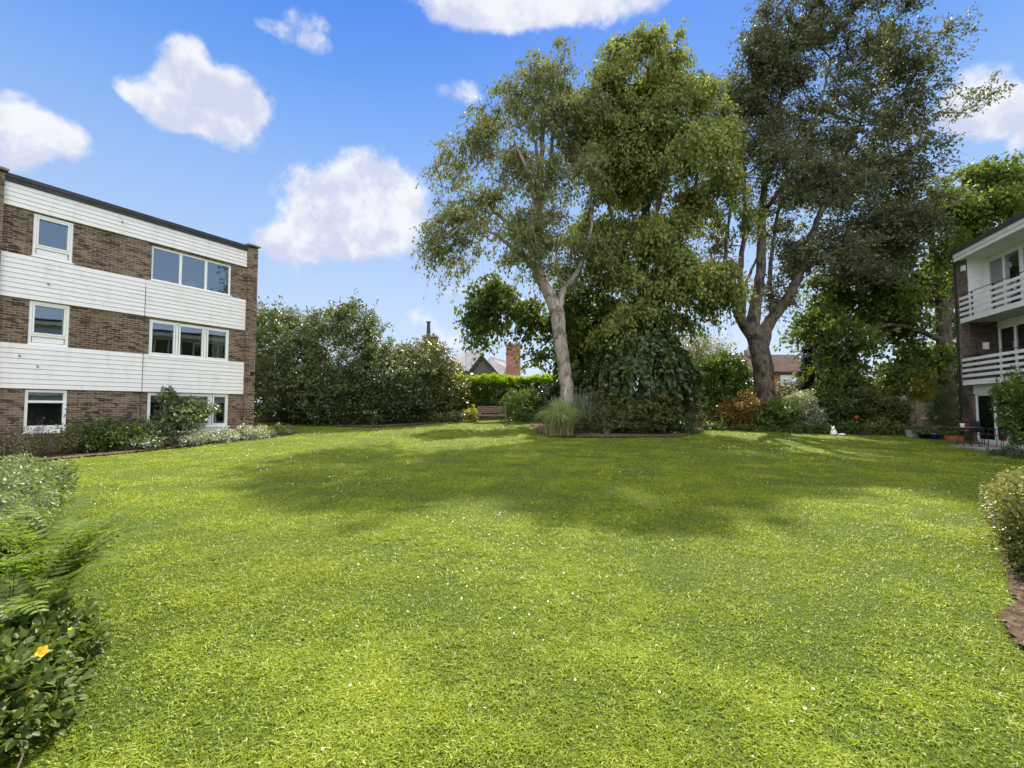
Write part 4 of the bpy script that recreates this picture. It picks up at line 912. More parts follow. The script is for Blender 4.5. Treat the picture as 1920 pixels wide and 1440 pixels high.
bush('willow_shrub', 'pale feathery shrub rising behind the glossy laurel', 'shrub', ell_px([(1300, 665, 45, 38, 0, 1.4), (1330, 670, 35, 35, 0, 1.2), (1270, 690, 40, 45, 0, 1.3)], 29), 460, 26, .28, .14, L_PALEY, 115, shell=.5, stems=8, aspect=.3, shoots=90, shootlen=.8)
bush('laurel', 'glossy laurel with bright yellow green top left of the forked grey trunk', 'shrub', ell_px([(1345, 715, 52, 48, 0, 1.4), (1370, 700, 32, 34, 0, 1), (1330, 765, 55, 38, 0, 1.4), (1385, 740, 22, 40, 0, .8)], 26.5), 640, 28, .22, .15, L_LAUREL, 116, shell=.72, stems=7, shoots=24, shootlen=.4)
bush('barberry', 'orange brown leaved shrub at the foot of the forked grey trunk', 'shrub', ell_px([(1380, 778, 35, 28, 0, .8), (1400, 765, 28, 26, 0, .7), (1360, 790, 24, 15, -.2, .5)], 24), 380, 26, .16, .09, L_ORANGE, 117, shell=.6, stems=8, shoots=30, shootlen=.4)
bush('evergreen_shrub', 'fresh green rounded shrub right in front of the forked grey trunk', 'shrub', ell_px([(1440, 782, 34, 24, 0, .8), (1465, 775, 30, 28, 0, .8), (1420, 788, 20, 15, 0, .6)], 23.8), 380, 26, .15, .10, L_LAUREL, 118, shell=.75, stems=5)
bush('variegated_shrub', 'white and green variegated shrub right of the forked trunk', 'shrub', ell_px([(1502, 762, 26, 26, 0, .7), (1515, 785, 30, 22, 0, .7), (1488, 785, 24, 18)], 23.8), 360, 26, .15, .09, L_VARIEG, 119, shell=.72, stems=5)
bush('shrub', 'broad mid green shrub between the variegated one and the olive one', 'shrub', ell_px([(1560, 775, 42, 34, 0, .9), (1590, 768, 35, 34, .3, .9), (1540, 755, 35, 25, .8, .8)], 24), 480, 28, .2, .13, L_MID, 120, shell=.65, stems=7, flat=.6, up=.8)
bush('olive_shrub', 'olive green spreading shrub left of the wooden screen panels', 'shrub', ell_px([(1645, 770, 42, 34, 0, 1), (1680, 775, 28, 28, 0, .8), (1620, 758, 35, 24, .4, .8)], 23.8), 480, 28, .2, .12, L_OLIVE, 121, shell=.65, stems=7, flat=.6, up=.8, shoots=30, shootlen=.4)
bush('low_plant', 'low yellowish plant spilling beside the dark plastic trough', 'plant', ell_px([(1650, 800, 28, 12, 0, .5), (1670, 805, 18, 9, 0, .4)], 22.3), 170, 22, .11, .09, L_RHODO, 122, shell=.6, stems=3, up=.8)
bush('low_plant', 'straggly green plants along the bed edge under the mid green shrub', 'plant', ell_px([(1540, 805, 28, 9, 0, .4), (1500, 806, 25, 8, .1, .4), (1590, 803, 20, 10, 0, .4), (1450, 806, 30, 7, .3, .4), (1400, 805, 30, 7, .4, .4), (1340, 803, 30, 9, .4, .4)], 22.6), 330, 16, .10, .09, L_MID, 123, shell=.5, stems=3, shoots=20)
def red_flower():
    p = at(1606, 782, 22.9); b = g3(p[0], p[1]); root = empty('red_flower', b, 0, 'single round red flower head standing among the olive shrubs', 'flower'); r = rs(5)
    mb = MB(); mb.tube([(0, 0, 0), (.02, 0, (p[2]-b[2])*.6), (0, 0, p[2]-b[2])], .008, 6); mb.build('stalk', M_STEM, root)
    Q = norm(r.randn(60, 3))*np.array([.06, .06, .045])+np.array([0, 0, p[2]-b[2]]); flower_mesh(Q, norm(Q-np.array([0, 0, p[2]-b[2]])), .05, r, M_RPETAL, root, 'flower_head')
red_flower()
def spiky(name, label, px, py, Y, n, L, seed, m, cat='plant', spread=.5):
    p = at(px, py, Y); b = g3(p[0], Y); root = empty(name, b, 0, label, cat); r = rs(seed); strap(root, n, L, .03, r, m, spread, 'leaves'); return root
def strap(root, n, L, w, r, m, spread, name, seg=6, droop=1.0, base=.1, off=(0, 0, 0), wt=.15, rnd=(0, 1)):
    """arching strap leaves from a common base"""
    a = r.rand(n)*2*pi; le = L*(.6+.5*r.rand(n)); out = spread*(.25+.9*r.rand(n)); x0 = r.randn(n, 2)*base
    d = np.stack([np.cos(a), np.sin(a)], 1); side = np.stack([-np.sin(a), np.cos(a)], 1); V = []
    for k in range(seg+1):
        t = k/seg; hr = out*le*(t**1.25); z = le*(1.15*t-(.25+.75*out*droop)*t**2.3)
        ww = w*(1-t)**.7*(.5+.5*min(1, t*4))+w*wt*(1-t)
        c = np.concatenate([x0+d*hr[:, None], np.maximum(z, .01)[:, None]], 1)+np.array(off)
        s = np.concatenate([side, np.zeros((n, 1))], 1)*(ww/2); V += [c-s, c+s]
    V = np.stack(V, 1); m_ = 2*(seg+1); base_ = (np.arange(n)*m_)[:, None]
    Fq = np.concatenate([base_+np.array([[2*k, 2*k+1, 2*k+3, 2*k+2]]) for k in range(seg)], 0)
    rr = rnd[0]+(rnd[1]-rnd[0])*r.rand(n)
    return npmesh(name, V.reshape(-1, 3), Fq, m, root, np.repeat(rr, m_))
L_IRIS = leafmat('iris_leaves', (.03, .05, .02), (.07, .09, .03), None, .3, .4, .4)
L_PAMPAS = leafmat('pampas_leaves', (.20, .27, .09), (.44, .50, .22), (.50, .45, .2), .35, .5, .3, (1.1, 1.1, .8))
L_PAMPASB = leafmat('bluish_grass_leaves', (.10, .15, .10), (.28, .34, .24), None, .35, .5, .3, (1.1, 1.1, .8))
L_STRAW = leafmat('straw', (.34, .27, .13), (.46, .38, .20), None, .3, .7, .2, (1, 1, 1))
spiky('spiky_plant', 'dark strap leaved plant left of the wooden screen', 1692, 810, 22.6, 60, .75, 6, L_IRIS)
p = at(1050, 818, 20.3); root = empty('pampas_grass', g3(p[0], 20.3), 0, 'pampas grass fountain with straw coloured skirt at the foot of the pale trunk', 'ornamental grass')
strap(root, 1900, 2.15, .032, rs(7), L_PAMPAS, .58, 'leaves', seg=8, base=.16, droop=1.25); strap(root, 1300, 1.15, .022, rs(8), L_STRAW, .6, 'dead_leaves', seg=6, base=.2, droop=1.35)
p = at(1090, 800, 21.5); root = empty('pampas_grass', g3(p[0], 21.5), 0, 'bluish grey grass fountain, right of and behind the straw skirted one', 'ornamental grass')
strap(root, 1500, 2.3, .030, rs(9), L_PAMPASB, .5, 'leaves', seg=8, base=.14, droop=1.3)

# plants along the left flats
def wpt(s, o, h=0): x, y = lw(s, o); return np.array([x, y, float(gz(x, y))+h])
def E_(s, o, h, rx, ry, rz): return (*wpt(s, o, h), rx, ry, rz)
bush('tall_shrub', 'tall layered shrub growing across the ground floor window of the brown brick flats', 'shrub', [E_(-2.9, .8, .75, .75, .6, .6), E_(-2.5, .65, 1.25, .6, .4, .45), E_(-1.9, .6, 1.15, .55, .35, .35), E_(-3.4, .8, .45, .6, .5, .4), E_(-3.05, .6, 1.6, .3, .25, .35)], 420, 26, .15, .11, L_SILVER, 130,
     shell=.45, stems=9, aspect=.45, up=1.3, flat=.35, shoots=22, shootlen=.35)
bush('shrub', 'dark bushy plant beneath the small ground floor window', 'shrub', [E_(-5.0, .9, .45, .7, .55, .5), E_(-4.4, .8, .4, .6, .5, .42), E_(-5.5, 1.0, .35, .5, .5, .4)], 330, 26, .14, .085, L_MID, 131, shell=.6, stems=6, shoots=40, shootlen=.6)
bush('feathery_plant', 'brown green feathery plants at the far left under the lowest window', 'plant', [E_(-6.3, 1.1, .4, .8, .6, .42), E_(-7.2, 1.2, .4, .8, .7, .45), E_(-8.4, 1.2, .4, .9, .7, .45)], 380, 30, .16, .07, L_HEATHER, 132, shell=.5, stems=8, aspect=.25, shoots=60, shootlen=.4)
bush('edging_plant', 'sunlit pale green edging plant running out past the brick corner pier', 'plant', [E_(.25, .75, .15, .65, .35, .2), E_(.9, .75, .14, .6, .3, .18), E_(1.5, .65, .13, .35, .28, .16)], 260, 20, .10, .08, L_PALEY, 133, shell=.6, stems=3, up=.8)
for i, (s, lab) in enumerate([(-.55, 'white flowered ground cover beneath the white boarded sill, nearest the corner pier'), (-1.7, 'white flowered ground cover in front of the tall layered shrub'), (-2.9, 'pink and white flowered ground cover left of the tall layered shrub'), (-4.2, 'white flowered ground cover in front of the dark bushy plant')]):
    bush('flowering_ground_cover', lab, 'plant', [E_(s, 1.2, .17, .75, .42, .23), E_(s+.5, 1.05, .15, .45, .3, .2)], 210, 22, .10, .065, L_VARIEG if i != 3 else L_SILVER, 140+i, shell=.6, stems=3, up=.8,
         flowers=(170, .028, M_WPETAL if i != 2 else M_PPETAL, 'flowers'), group='flowering ground cover along the flats')

# ================================================================== BENCH
M_WOOD = plain('weathered_wood', (.17, .12, .085), .8, .35, 9, bmp=.5)
M_WOODG = plain('grey_brown_timber', (.20, .16, .115), .85, .35, 7, bmp=.5)
def bench():
    p = at(922, 787, 26.0); root = empty('garden_bench', g3(p[0], 26.0), radians(4), 'slatted wooden garden bench in front of the dark hedge', 'bench'); w = .74
    for s in (-1, 1):
        m = MB(); m.box(s*w-.035, s*w+.035, -.25, -.18, 0, .62); m.build('leg', M_WOOD, root, bevel=.005)
        m = MB(); m.bar((s*w, .26, 0), (s*w, .24, .42), .07, .07, (0, 1, 0)); m.bar((s*w, .24, .42), (s*w, .34, .88), .07, .06, (0, 1, 0)); m.build('leg', M_WOOD, root)
        m = MB(); m.box(s*w-.04, s*w+.04, -.28, .30, .62, .66); m.build('armrest', M_WOOD, root, bevel=.008)
    m = MB()
    for i in range(5): m.box(-w+.03, w-.03, -.25+i*.098, -.25+i*.098+.08, .40, .425)
    m.box(-w+.04, w-.04, -.24, -.21, .33, .398); m.build('seat', M_WOOD, root)
    m = MB()
    for i in range(4):
        z = .50+i*.10; y = .255+(z-.42)*.2; m.box(-w+.03, w-.03, y-.012, y+.012, z, z+.07)
    m.build('backrest', M_WOOD, root)
bench()
def pot(name, label, px, py, Y, prof, m, plant=None, cat='plant pot', seed=0, psize=.18, lm=None):
    p = at(px, py, Y); root = empty(name, g3(p[0], Y), 0, label, cat)
    mb = MB(); mb.lathe(prof, n=24); mb.build('pot', m, root, smooth=True)
    ro, h = prof[-3][0], prof[-1][1]
    m2 = MB(); m2.lathe([(ro*.98, h), (0, h+.01)], n=20); m2.build('compost', m_soil(), root)
    if plant:
        r = rs(seed); n = plant; C = norm(r.randn(n, 3))*np.array([ro*1.3, ro*1.3, psize])+np.array([0, 0, h+psize*.7]); C[:, 2] = np.maximum(C[:, 2], h)
        Q, ax, nr, L, W, rr = clump_leaves(C, norm(C-np.array([0, 0, h])), r, 16, .06, .06, .6, .5, .1); V, Fq, A = leaves_geo(Q, ax, nr, L, W, rr); npmesh('plant', V, Fq, lm or L_MID, root, A)
    return root
def potprof(r0, r1, h, rim=.02): return [(0, 0), (r0, 0), (r1, h-.04), (r1+rim, h-.04), (r1+rim, h), (r1-.01, h), (r1-.02, h-.03)]
M_GALV = plain('grey_metal_pot', (.30, .34, .36), .45, .15, 8)
M_TERRA = plain('terracotta', (.32, .12, .07), .8, .25, 8)
M_BLUE = plain('blue_glaze', (.02, .04, .16), .15, .3, 5, spec=.8)
M_BLACKP = plain('black_plastic', (.03, .03, .032), .5, .3, 5)
pot('plant_pot', 'small grey metal pot of greenery at the bed edge right of the grasses', 1138, 820, 20.4, potprof(.11, .15, .24), M_GALV, 50, seed=3, lm=L_MID)
# ornaments and troughs at the far bed edge
def ornament():
    p = at(1563, 812, 22); root = empty('garden_ornament', g3(p[0], 22), 0, 'small white stone animal ornament standing at the right bed edge', 'ornament')
    m = MB(); m.lathe([(0, 0), (.13, .01), (.15, .08), (.11, .2), (.07, .26), (0, .3)], n=14); m.build('body', M_ORN, root, smooth=True)
    m = MB(); m.lathe([(0, .22), (.06, .24), (.08, .3), (.05, .36), (0, .38)], (-.04, -.03, 0), 12); m.tube([(-.08, -.03, .35), (-.10, -.03, .43)], [.025, .008], 6); m.tube([(.0, -.03, .35), (.02, -.03, .43)], [.025, .008], 6); m.build('head', M_ORN, root, smooth=True)
ornament()
p = at(1578, 814, 22); MBs = MB(); 
st = empty('stone', g3(p[0], 22), 0, 'pale flat stone lying beside the white ornament', 'stone'); MBs.lathe([(0, 0), (.15, .01), (.17, .04), (.12, .08), (0, .09)], n=9); MBs.build('body', M_ORN, st, smooth=True)
def trough(name, label, px, py, Y, w, d, h, m, rz=0, plant=0, lm=None, seed=1, taper=.85):
    p = at(px, py, Y); root = empty(name, g3(p[0], Y), rz, label, 'planter'); w /= 2; d /= 2; mb = MB(); t = .025
    a = [(-w*taper, -d*taper), (w*taper, -d*taper), (w*taper, d*taper), (-w*taper, d*taper)]; b = [(-w, -d), (w, -d), (w, d), (-w, d)]
    for i in range(4):
        j = (i+1) % 4; mb.quad((*a[i], 0), (*a[j], 0), (*b[j], h), (*b[i], h))
        bi = [(v[0]*(1-t/w), v[1]*(1-t/d)) for v in b]; mb.quad((*b[i], h), (*b[j], h), (*bi[j], h), (*bi[i], h)); mb.quad((*bi[i], h), (*bi[j], h), (*bi[j], h-.08), (*bi[i], h-.08))
    mb.quad((*a[3], 0), (*a[2], 0), (*a[1], 0), (*a[0], 0)); mb.build('box', m, root)
    c = MB(); c.quad((-w+t, -d+t, h-.05), (w-t, -d+t, h-.05), (w-t, d-t, h-.05), (-w+t, d-t, h-.05)); c.build('compost', m_soil(), root)
    if plant:
        r = rs(seed); C = np.stack([r.uniform(-w, w, plant), r.uniform(-d, d, plant), h+r.rand(plant)*.12], 1); Q, ax, nr, L, W, rr = clump_leaves(C, np.tile([0, 0, 1.], (plant, 1)), r, 14, .07, .06, .55, .4, 0); V, Fq, A = leaves_geo(Q, ax, nr, L, W, rr); npmesh('plant', V, Fq, lm or L_MID, root, A)
    return root
trough('trough_planter', 'dark plastic trough at the bed edge left of the low yellowish plant', 1619, 816, 21.9, .60, .25, .2, M_BLACKP)
trough('trough_planter', 'long grey trough of small plants in front of the wooden screen', 1718, 812, 21.6, .75, .35, .30, M_GALV, .1, 40, L_OLIVE, 4)
for i, (px, Y, lab) in enumerate([(1733, 20.9, 'dark blue glazed bowl pot, left one of the pair before the feathery bush'), (1752, 20.7, 'bright blue glazed bowl pot, right one of the pair before the feathery bush')]):
    pot('glazed_pot', lab, px, 824, Y, potprof(.14, .25, .24), M_BLUE if i else plain('dark_blue_glaze', (.015, .02, .06), .2, .3, 5, spec=.8), 30, seed=8+i, psize=.08, lm=L_OLIVE)
trough('clay_planter', 'low terracotta planter on the patio edge below the feathery bush', 1790, 826, 20.2, .62, .3, .22, M_TERRA, -.1, 26, L_OLIVE, 5)
# wooden screen
def screen():
    a = at(1694, 800, 23.3); b = at(1748, 800, 22.9); root = empty('wooden_screen', g3(a[0], 23.3), atan2(b[1]-a[1], b[0]-a[0]), 'weathered horizontal board fence panels between olive shrub and feathery bush', 'fence')
    w = float(np.hypot(b[0]-a[0], b[1]-a[1])); h = at(1720, 755, 23)[2]-float(gz(a[0], 23.3))
    m = MB(); r = rs(2); k = 6
    for i in range(k): z = i*h/k; m.box(0, w, r.uniform(-.01, .01), r.uniform(.015, .03), z+.012, z+h/k-.006)
    m.build('panel', M_WOODG, root)
    for x in (-.05, w*.5, w+.05): MB().box(x-.05, x+.05, -.045, .05, 0, h+.08).build('post', M_WOODG, root, bevel=.006)
screen()
def shed_roof():
    a = at(1684, 757, 27); root = empty('white_shed', g3(a[0], 27), 0, 'small shed whose sloping white roof shows above the wooden screen', 'shed'); h = a[2]-root.location[2]; k = 27/F
    MB().box(.05, .95, .0, 1.2, 0, h).build('wall', M_WOODG, root)
    m = MB(); m.v += [(-.05, -.1, h+.42), (.35, -.1, h+.45), (.62, -.1, h+.0), (.2, -.1, h-.02), (-.05, 1.3, h+.42), (.35, 1.3, h+.45), (.62, 1.3, h), (.2, 1.3, h-.02)]
    for f in ((0, 3, 2, 1), (4, 5, 6, 7), (0, 1, 5, 4), (1, 2, 6, 5), (2, 3, 7, 6), (3, 0, 4, 7)): m.f.append(f); m.mi.append(0)
    m.build('roof', M_WHITE, root)
shed_roof()
bush('golden_shrub', 'sunlit yellow green shrub behind the wooden screen', 'shrub', ell_px([(1712, 735, 30, 24, 0, .9), (1730, 725, 22, 22)], 29), 240, 24, .2, .13, L_YELLOW, 150, shell=.6, stems=4)
bush('copper_shrub', 'coppery red shrub in deep shade below the spreading tree', 'shrub', ell_px([(1700, 712, 34, 16, 0, .9), (1728, 706, 20, 14)], 31), 190, 22, .22, .16, L_COPP, 151, shell=.55, stems=4)
bush('background_shrub', 'dark shrub mass behind the screen, left of the shaded trunk', 'shrub', ell_px([(1640, 740, 60, 40, 0, 1.5), (1590, 740, 60, 30, 0, 1.5), (1745, 740, 30, 36, 0, 1)], 30.5), 560, 24, .28, .17, L_DARKG, 152, shell=.65, stems=6)
bush('feathery_bush', 'rounded dark feathery bush in front of the brick pier of the right flats', 'shrub', ell_px([(1778, 772, 34, 40, 0, .8), (1788, 750, 28, 28, 0, .7), (1770, 795, 26, 24, 0, .6)], 21), 620, 40, .13, .06, L_FEATH, 153, shell=.72, stems=5, aspect=.22, droop=.3)
# the yard behind the house etc.
bush('background_hedge', 'long rough hedge closing the garden below the red brick house', 'hedge', [( *[q for q in (at(px, 745, 33))], 2.2, 1.0, 1.15) for px in (1290, 1350, 1400, 1450, 1500, 1560, 1620, 1690, 1750, 1810, 1880)], 1100, 24, .3, .16, L_OLIVE, 154, shell=.65, stems=5)
bush('background_hedge', 'dark hedge row standing behind the silvery dome at the far left', 'hedge', [( *[q for q in (at(px, 735, 32))], 2.2, 1.1, 1.7) for px in (500, 560, 620, 680, 740, 800, 850)], 700, 22, .32, .2, L_DARKG, 155, shell=.65, stems=5)

# ================================================================== PATIO
def rl(x, o): # right flats: x along the face towards the viewer, o out from the face
    q = np.array([19.31, 20.12])+np.array([-.302, -.953])*x+np.array([-.953, .302])*o; return (float(q[0]), float(q[1]))
def m_pav():
    def f(n, o):
        oc = objco(n); b = n.node('ShaderNodeTexBrick'); n.put(b.inputs['Vector'], oc); b.inputs['Scale'].default_value = 1; b.inputs['Brick Width'].default_value = .6; b.inputs['Row Height'].default_value = .6; b.inputs['Mortar Size'].default_value = .012
        n.put(b.inputs['Color1'], (.30, .28, .25)); n.put(b.inputs['Color2'], (.36, .34, .31)); n.put(b.inputs['Mortar'], (.10, .09, .07))
        c = n.mix(n.m('MULTIPLY', n.sstep(n.noise(oc, 3, 6, .7), .4, .7), .5), b.outputs[0], (.16, .15, .12)); p = principled(n, o, **{'Base Color': c, 'Roughness': .85}); bump(n, p, n.noise(oc, 25, 5, .6), .4, .01)
    return mat('paving', f)
a, b, c, d = rl(-.9, 0), rl(9, 0), rl(9, 1.7), rl(-.9, 1.9)
PZ = .17
m = MB(); k = len(m.v)
m.v += [(*q, PZ-.35) for q in (a, b, c, d)]+[(*q, PZ) for q in (a, b, c, d)]
for f in ((4, 7, 6, 5), (0, 1, 5, 4), (1, 2, 6, 5), (2, 3, 7, 6), (3, 0, 4, 7)): m.f.append(f); m.mi.append(0)
tag(m.build('patio', m_pav()), kind='structure'); BEDS.append([a, b, c, d])
RA = atan2(-.953, -.302)
def table():
    x, y = 17.0, 18.0; root = empty('patio_table', (x, y, PZ), RA, 'small glass topped patio table with dark metal legs on the right hand patio', 'table')
    m = MB(); m.lathe([(0, .700), (.40, .700), (.41, .706), (.40, .712), (0, .712)], n=32); m.build('tabletop', plain('frosted_glass_top', (.45, .5, .48), .12, .05, 3, spec=.7), root, smooth=False)
    m = MB()
    for k in range(32):
        t = 2*pi*k/32; t2 = 2*pi*(k+1)/32; m.bar((.41*cos(t), .41*sin(t), .70), (.41*cos(t2), .41*sin(t2), .70), .025, .03)
    m.build('rim', M_DARKMETAL, root)
    for k in range(4):
        t = pi/4+k*pi/2; m = MB(); m.tube(resample([(.30*cos(t), .30*sin(t), .69), (.24*cos(t), .24*sin(t), .4), (.34*cos(t), .34*sin(t), 0)], .08), .014, 8); m.build('leg', M_DARKMETAL, root, smooth=True)
    return (x, y)
tx, ty = table()
def chair(x, y, rz, label, first):
    root = empty('patio_chair', (x, y, PZ), rz, label, 'chair', 'dark metal chairs round the patio table'); t = .012
    m = MB(); m.box(-.23, .23, -.22, .22, .43, .45); m.build('seat', M_CHF, root, bevel=.006)
    m = MB(); m.v += [(-.22, .23, .50), (.22, .23, .50), (.20, .33, .92), (-.20, .33, .92), (-.22, .245, .50), (.22, .245, .50), (.20, .345, .92), (-.20, .345, .92)]
    for f in ((0, 1, 2, 3), (7, 6, 5, 4), (0, 4, 5, 1), (1, 5, 6, 2), (2, 6, 7, 3), (3, 7, 4, 0)): m.f.append(f); m.mi.append(0)
    m.build('backrest', M_CHF, root)
    for s in (-1, 1):
        m = MB(); m.tube([(s*.24, -.22, .64), (s*.24, -.24, .4), (s*.25, -.25, 0)], t, 7); m.build('leg', M_DARKMETAL, root, smooth=True)
        m = MB(); m.tube([(s*.21, .35, .95), (s*.235, .24, .45), (s*.25, .30, 0)], t, 7); m.build('leg', M_DARKMETAL, root, smooth=True)
        m = MB(); m.tube(resample([(s*.24, -.22, .64), (s*.26, .0, .665), (s*.225, .27, .64)], .05), .016, 7); m.build('armrest', M_DARKMETAL, root, smooth=True)
M_CHF = plain('dark_chair_fabric', (.03, .035, .04), .75, .25, 10)
def place(px, py, Y): q = at(px, py, Y); return q[0], Y
xx, yy = 17.95, 18.35; chair(xx, yy, RA+radians(195), 'dark patio chair facing the viewer behind the glass topped table', True)
xx, yy = 17.72, 17.45; chair(xx, yy, RA+radians(-70), 'dark patio chair seen side on, right of the glass topped table', False)
def on_table():
    r1 = empty('white_pot', (tx-.05, ty+.12, PZ+.713), 0, 'small white pot on the glass topped patio table', 'pot'); m = MB(); m.lathe([(0, 0), (.055, 0), (.075, .13), (.08, .14), (.07, .14), (.06, .02), (0, .02)], n=18); m.build('body', M_ORN, r1, smooth=True)
on_table()
xx, yy = rl(.35, .45); pr = pot('clay_pot', 'terracotta pot on a stand by the patio door, seen over the table', 1850, 820, 19, potprof(.13, .22, .26), M_TERRA, 26, seed=21, psize=.1, lm=L_OLIVE); pr.location = (xx, yy, PZ+.52)
st = empty('plant_stand', (xx, yy, PZ), 0, 'low dark stand carrying the terracotta pot by the patio door', 'stand')
m = MB(); m.lathe([(0, .49), (.2, .49), (.2, .515), (0, .515)], n=20); m.build('top', M_WOODG, st)
for k in range(3): t = k*2.09; m = MB(); m.tube([(.15*cos(t), .15*sin(t), .49), (.19*cos(t), .19*sin(t), 0)], .013, 6); m.build('leg', M_DARKMETAL, st)
# big shrub in front of the right flats
def by(px, py, Y, rx, rd, ry): q = at(px, py, Y); return (*q, rx*Y/F, rd, ry*Y/F)
bush('large_shrub', 'bright speckled leafy shrub covering the patio windows at the right edge', 'shrub', [by(1935, 765, 14.5, 48, .7, 50), by(1915, 735, 14.8, 34, .6, 32), by(1940, 800, 14.2, 40, .6, 34), by(1970, 750, 14, 60, .8, 55)], 700, 28, .15, .085, L_LAUREL, 160, shell=.68, stems=7, shoots=30, shootlen=.3, flowers=(90, .02, M_WPETAL, 'flowers'))
bush('low_plant', 'pale gravelly edging plants below the speckled shrub at the right patio edge', 'plant', [by(1890, 850, 15.2, 30, .3, 6), by(1915, 856, 14.6, 26, .3, 9)], 150, 16, .08, .06, L_SILVER, 161, shell=.5, stems=2)

# ================================================================== NEAR HEDGE (right) and FERN BORDER (left)
L_PRIVET = leafmat('privet_leaves', (.10, .115, .03), (.24, .25, .075), (.35, .32, .12), .35, .35, .5)
def near_hedge():
    r = rs(170); x0, x1, y0, y1, h = 4.45, 7.6, 4.15, 6.3, 1.02; B = g3(5.5, 5); root = empty('clipped_hedge', B, 0, 'rounded clipped privet hedge end, close by at the right edge', 'hedge')
    E = np.array([(5.10, 4.38, .60, .55, .62, .42), (5.12, 4.35, .34, .53, .60, .38), (6.0, 4.8, .56, 1.0, .9, .46), (7.0, 5.0, .56, 1.1, 1.0, .48)])
    C = sample_ell(E, 2000, r, .8); o = norm(C-np.array([5.9, 4.8, .5])); C = C[C[:, 2] > .10]; o = norm(C-np.array([5.9, 4.8, .5]))
    Q, ax, nr, L, W, rr = clump_leaves(C, o, r, 34, .10, .036, .55, .5, 0); V, Fq, A = leaves6_geo(Q-B, ax, nr, L, W, rr); npmesh('foliage', V, Fq, L_PRIVET, root, A)
    mb = MB()
    for i in range(60):
        x = r.uniform(4.8, 7.2); y = r.uniform(4.2, 5.2); b_ = np.array([x, y, 0]); e = np.array([max(4.85, x+r.randn()*.2), y+r.randn()*.2, r.uniform(.45, .8)]); mb.tube([b_-B, (b_+e)/2+r.randn(3)*.04-B, e-B], [.014, .010, .005], 5)
    for i in range(200):
        a_ = E[r.randint(4), :3]+r.randn(3)*.22; d = norm(r.randn(3))*.3; mb.tube([a_-B, a_+d-B], .004, 3, cap=False)
    mb.build('stems', M_STEM, root)
near_hedge()
L_FERN = leafmat('fern_leaves', (.05, .10, .014), (.21, .31, .055), (.30, .32, .08), .42, .45, .35)
def fern(x, y, n, L, label, seed, az0=0, spread=pi, group='ferns in the near border'):
    """arching fronds: rachis with paired pinnae, each pinna with rows of pinnules"""
    r = rs(seed); B = g3(x, y); root = empty('fern', B, 0, label, 'fern', group); P = []; AX = []; NR = []; LL = []; WW = []; RR = []; st = MB()
    for i in range(n):
        a = az0+(r.rand()*2-1)*spread; le = L*(.7+.45*r.rand()); tilt = r.uniform(.75, 1.25); d = np.array([cos(a), sin(a), 0]); tw = r.uniform(-.25, .25)
        pts = []; k = 21
        for j in range(k+1):
            t = j/k; hr = le*(.12*t+.50*t**1.7)*tilt; z = le*(1.02*t-.36*t**3.2*tilt); sd = np.array([-d[1], d[0], 0])*tw*le*t**2; pts.append(d*hr+sd+np.array([0, 0, z+.02]))
        pts = np.array(pts); st.tube(pts, list(np.linspace(.004, .001, k+1)), 4, cap=False); tone = r.rand()
        for j in range(4, k):
            t = j/k; tg = norm(pts[j+1]-pts[j]); sd = norm(np.cross(tg, [0, 0, 1])); up = np.cross(sd, tg); pl = le*.17*(sin(pi*min(1, (t-.08))**.75)**.8)*(1-.25*t)
            for s in (-1, 1):
                pd = norm(sd*s+tg*.38+up*(-.08+r.randn()*.08)); q3 = pd[None]; w0 = .040*(1-.5*t)
                P.append(pts[j][None]); AX.append(q3+r.randn(1, 3)*.04); NR.append(up[None]+r.randn(1, 3)*.12); LL.append(np.array([pl])); WW.append(np.array([w0])); RR.append(np.clip(tone*.6+.4*r.rand(1), 0, 1))
                kk = 5; tt = (np.arange(kk)+.6)/(kk+.5); base = pts[j]+pd*pl*tt[:, None]-up*(.12*pl*tt**2)[:, None]       # toothed edge
                for s2 in (-1, 1):
                    pv = norm(np.cross(pd, up)*s2+pd*.9); P.append(base); AX.append(np.tile(pv, (kk, 1))); NR.append(np.tile(up, (kk, 1))+r.randn(kk, 3)*.1); LL.append(w0*.85*(1-tt)**.5); WW.append(np.full(kk, w0*.42)); RR.append(np.clip(tone*.6+.4*r.rand(kk), 0, 1))
    V, Fq, A = leaves_geo(np.concatenate(P), np.concatenate(AX), np.concatenate(NR), np.concatenate(LL), np.concatenate(WW), np.concatenate(RR), .12)
    npmesh('fronds', V, Fq, L_FERN, root, A); st.build('stalks', L_STALK, root, smooth=True)
bush('under_fern_dark_fill', 'added dark low leaves standing in for shade underneath the ferns at the left', 'plant', [(-4.2, 3.7, .14, .5, .6, .2), (-3.6, 3.1, .13, .5, .45, .19), (-4.9, 4.6, .16, .5, .6, .22), (-3.2, 2.5, .13, .35, .4, .17)], 520, 22, .09, .045, L_DARKG, 191, shell=.5, stems=4)  # dark planting added so the gaps below the fronds read as shade
L_STALK = plain('fern_stalk', (.16, .17, .05), .6, .2, 9)
FN = [(-3.35, 3.45, 18, 1.12, 'tallest fern, long fronds reaching right over the lawn', 0), (-3.95, 4.1, 15, 1.0, 'fern behind the longest fronded one', 0), (-2.95, 2.6, 11, .62, 'fern rising out of the yellow flowered shrub', 0),
      (-2.65, 2.1, 8, .52, 'small fern pushing through the broad leaved shrub in the corner', 0), (-3.02, 2.95, 15, .86, 'fern leaning over the lawn between the corner shrub and the tallest fern', 0),
      (-4.5, 4.6, 12, .95, 'fern next to the silvery shrub', 0), (-3.7, 3.0, 10, .88, 'fern half out of view at the left edge', 0), (-4.5, 3.8, 10, .9, 'fern farthest into the border at the left edge', 0)]
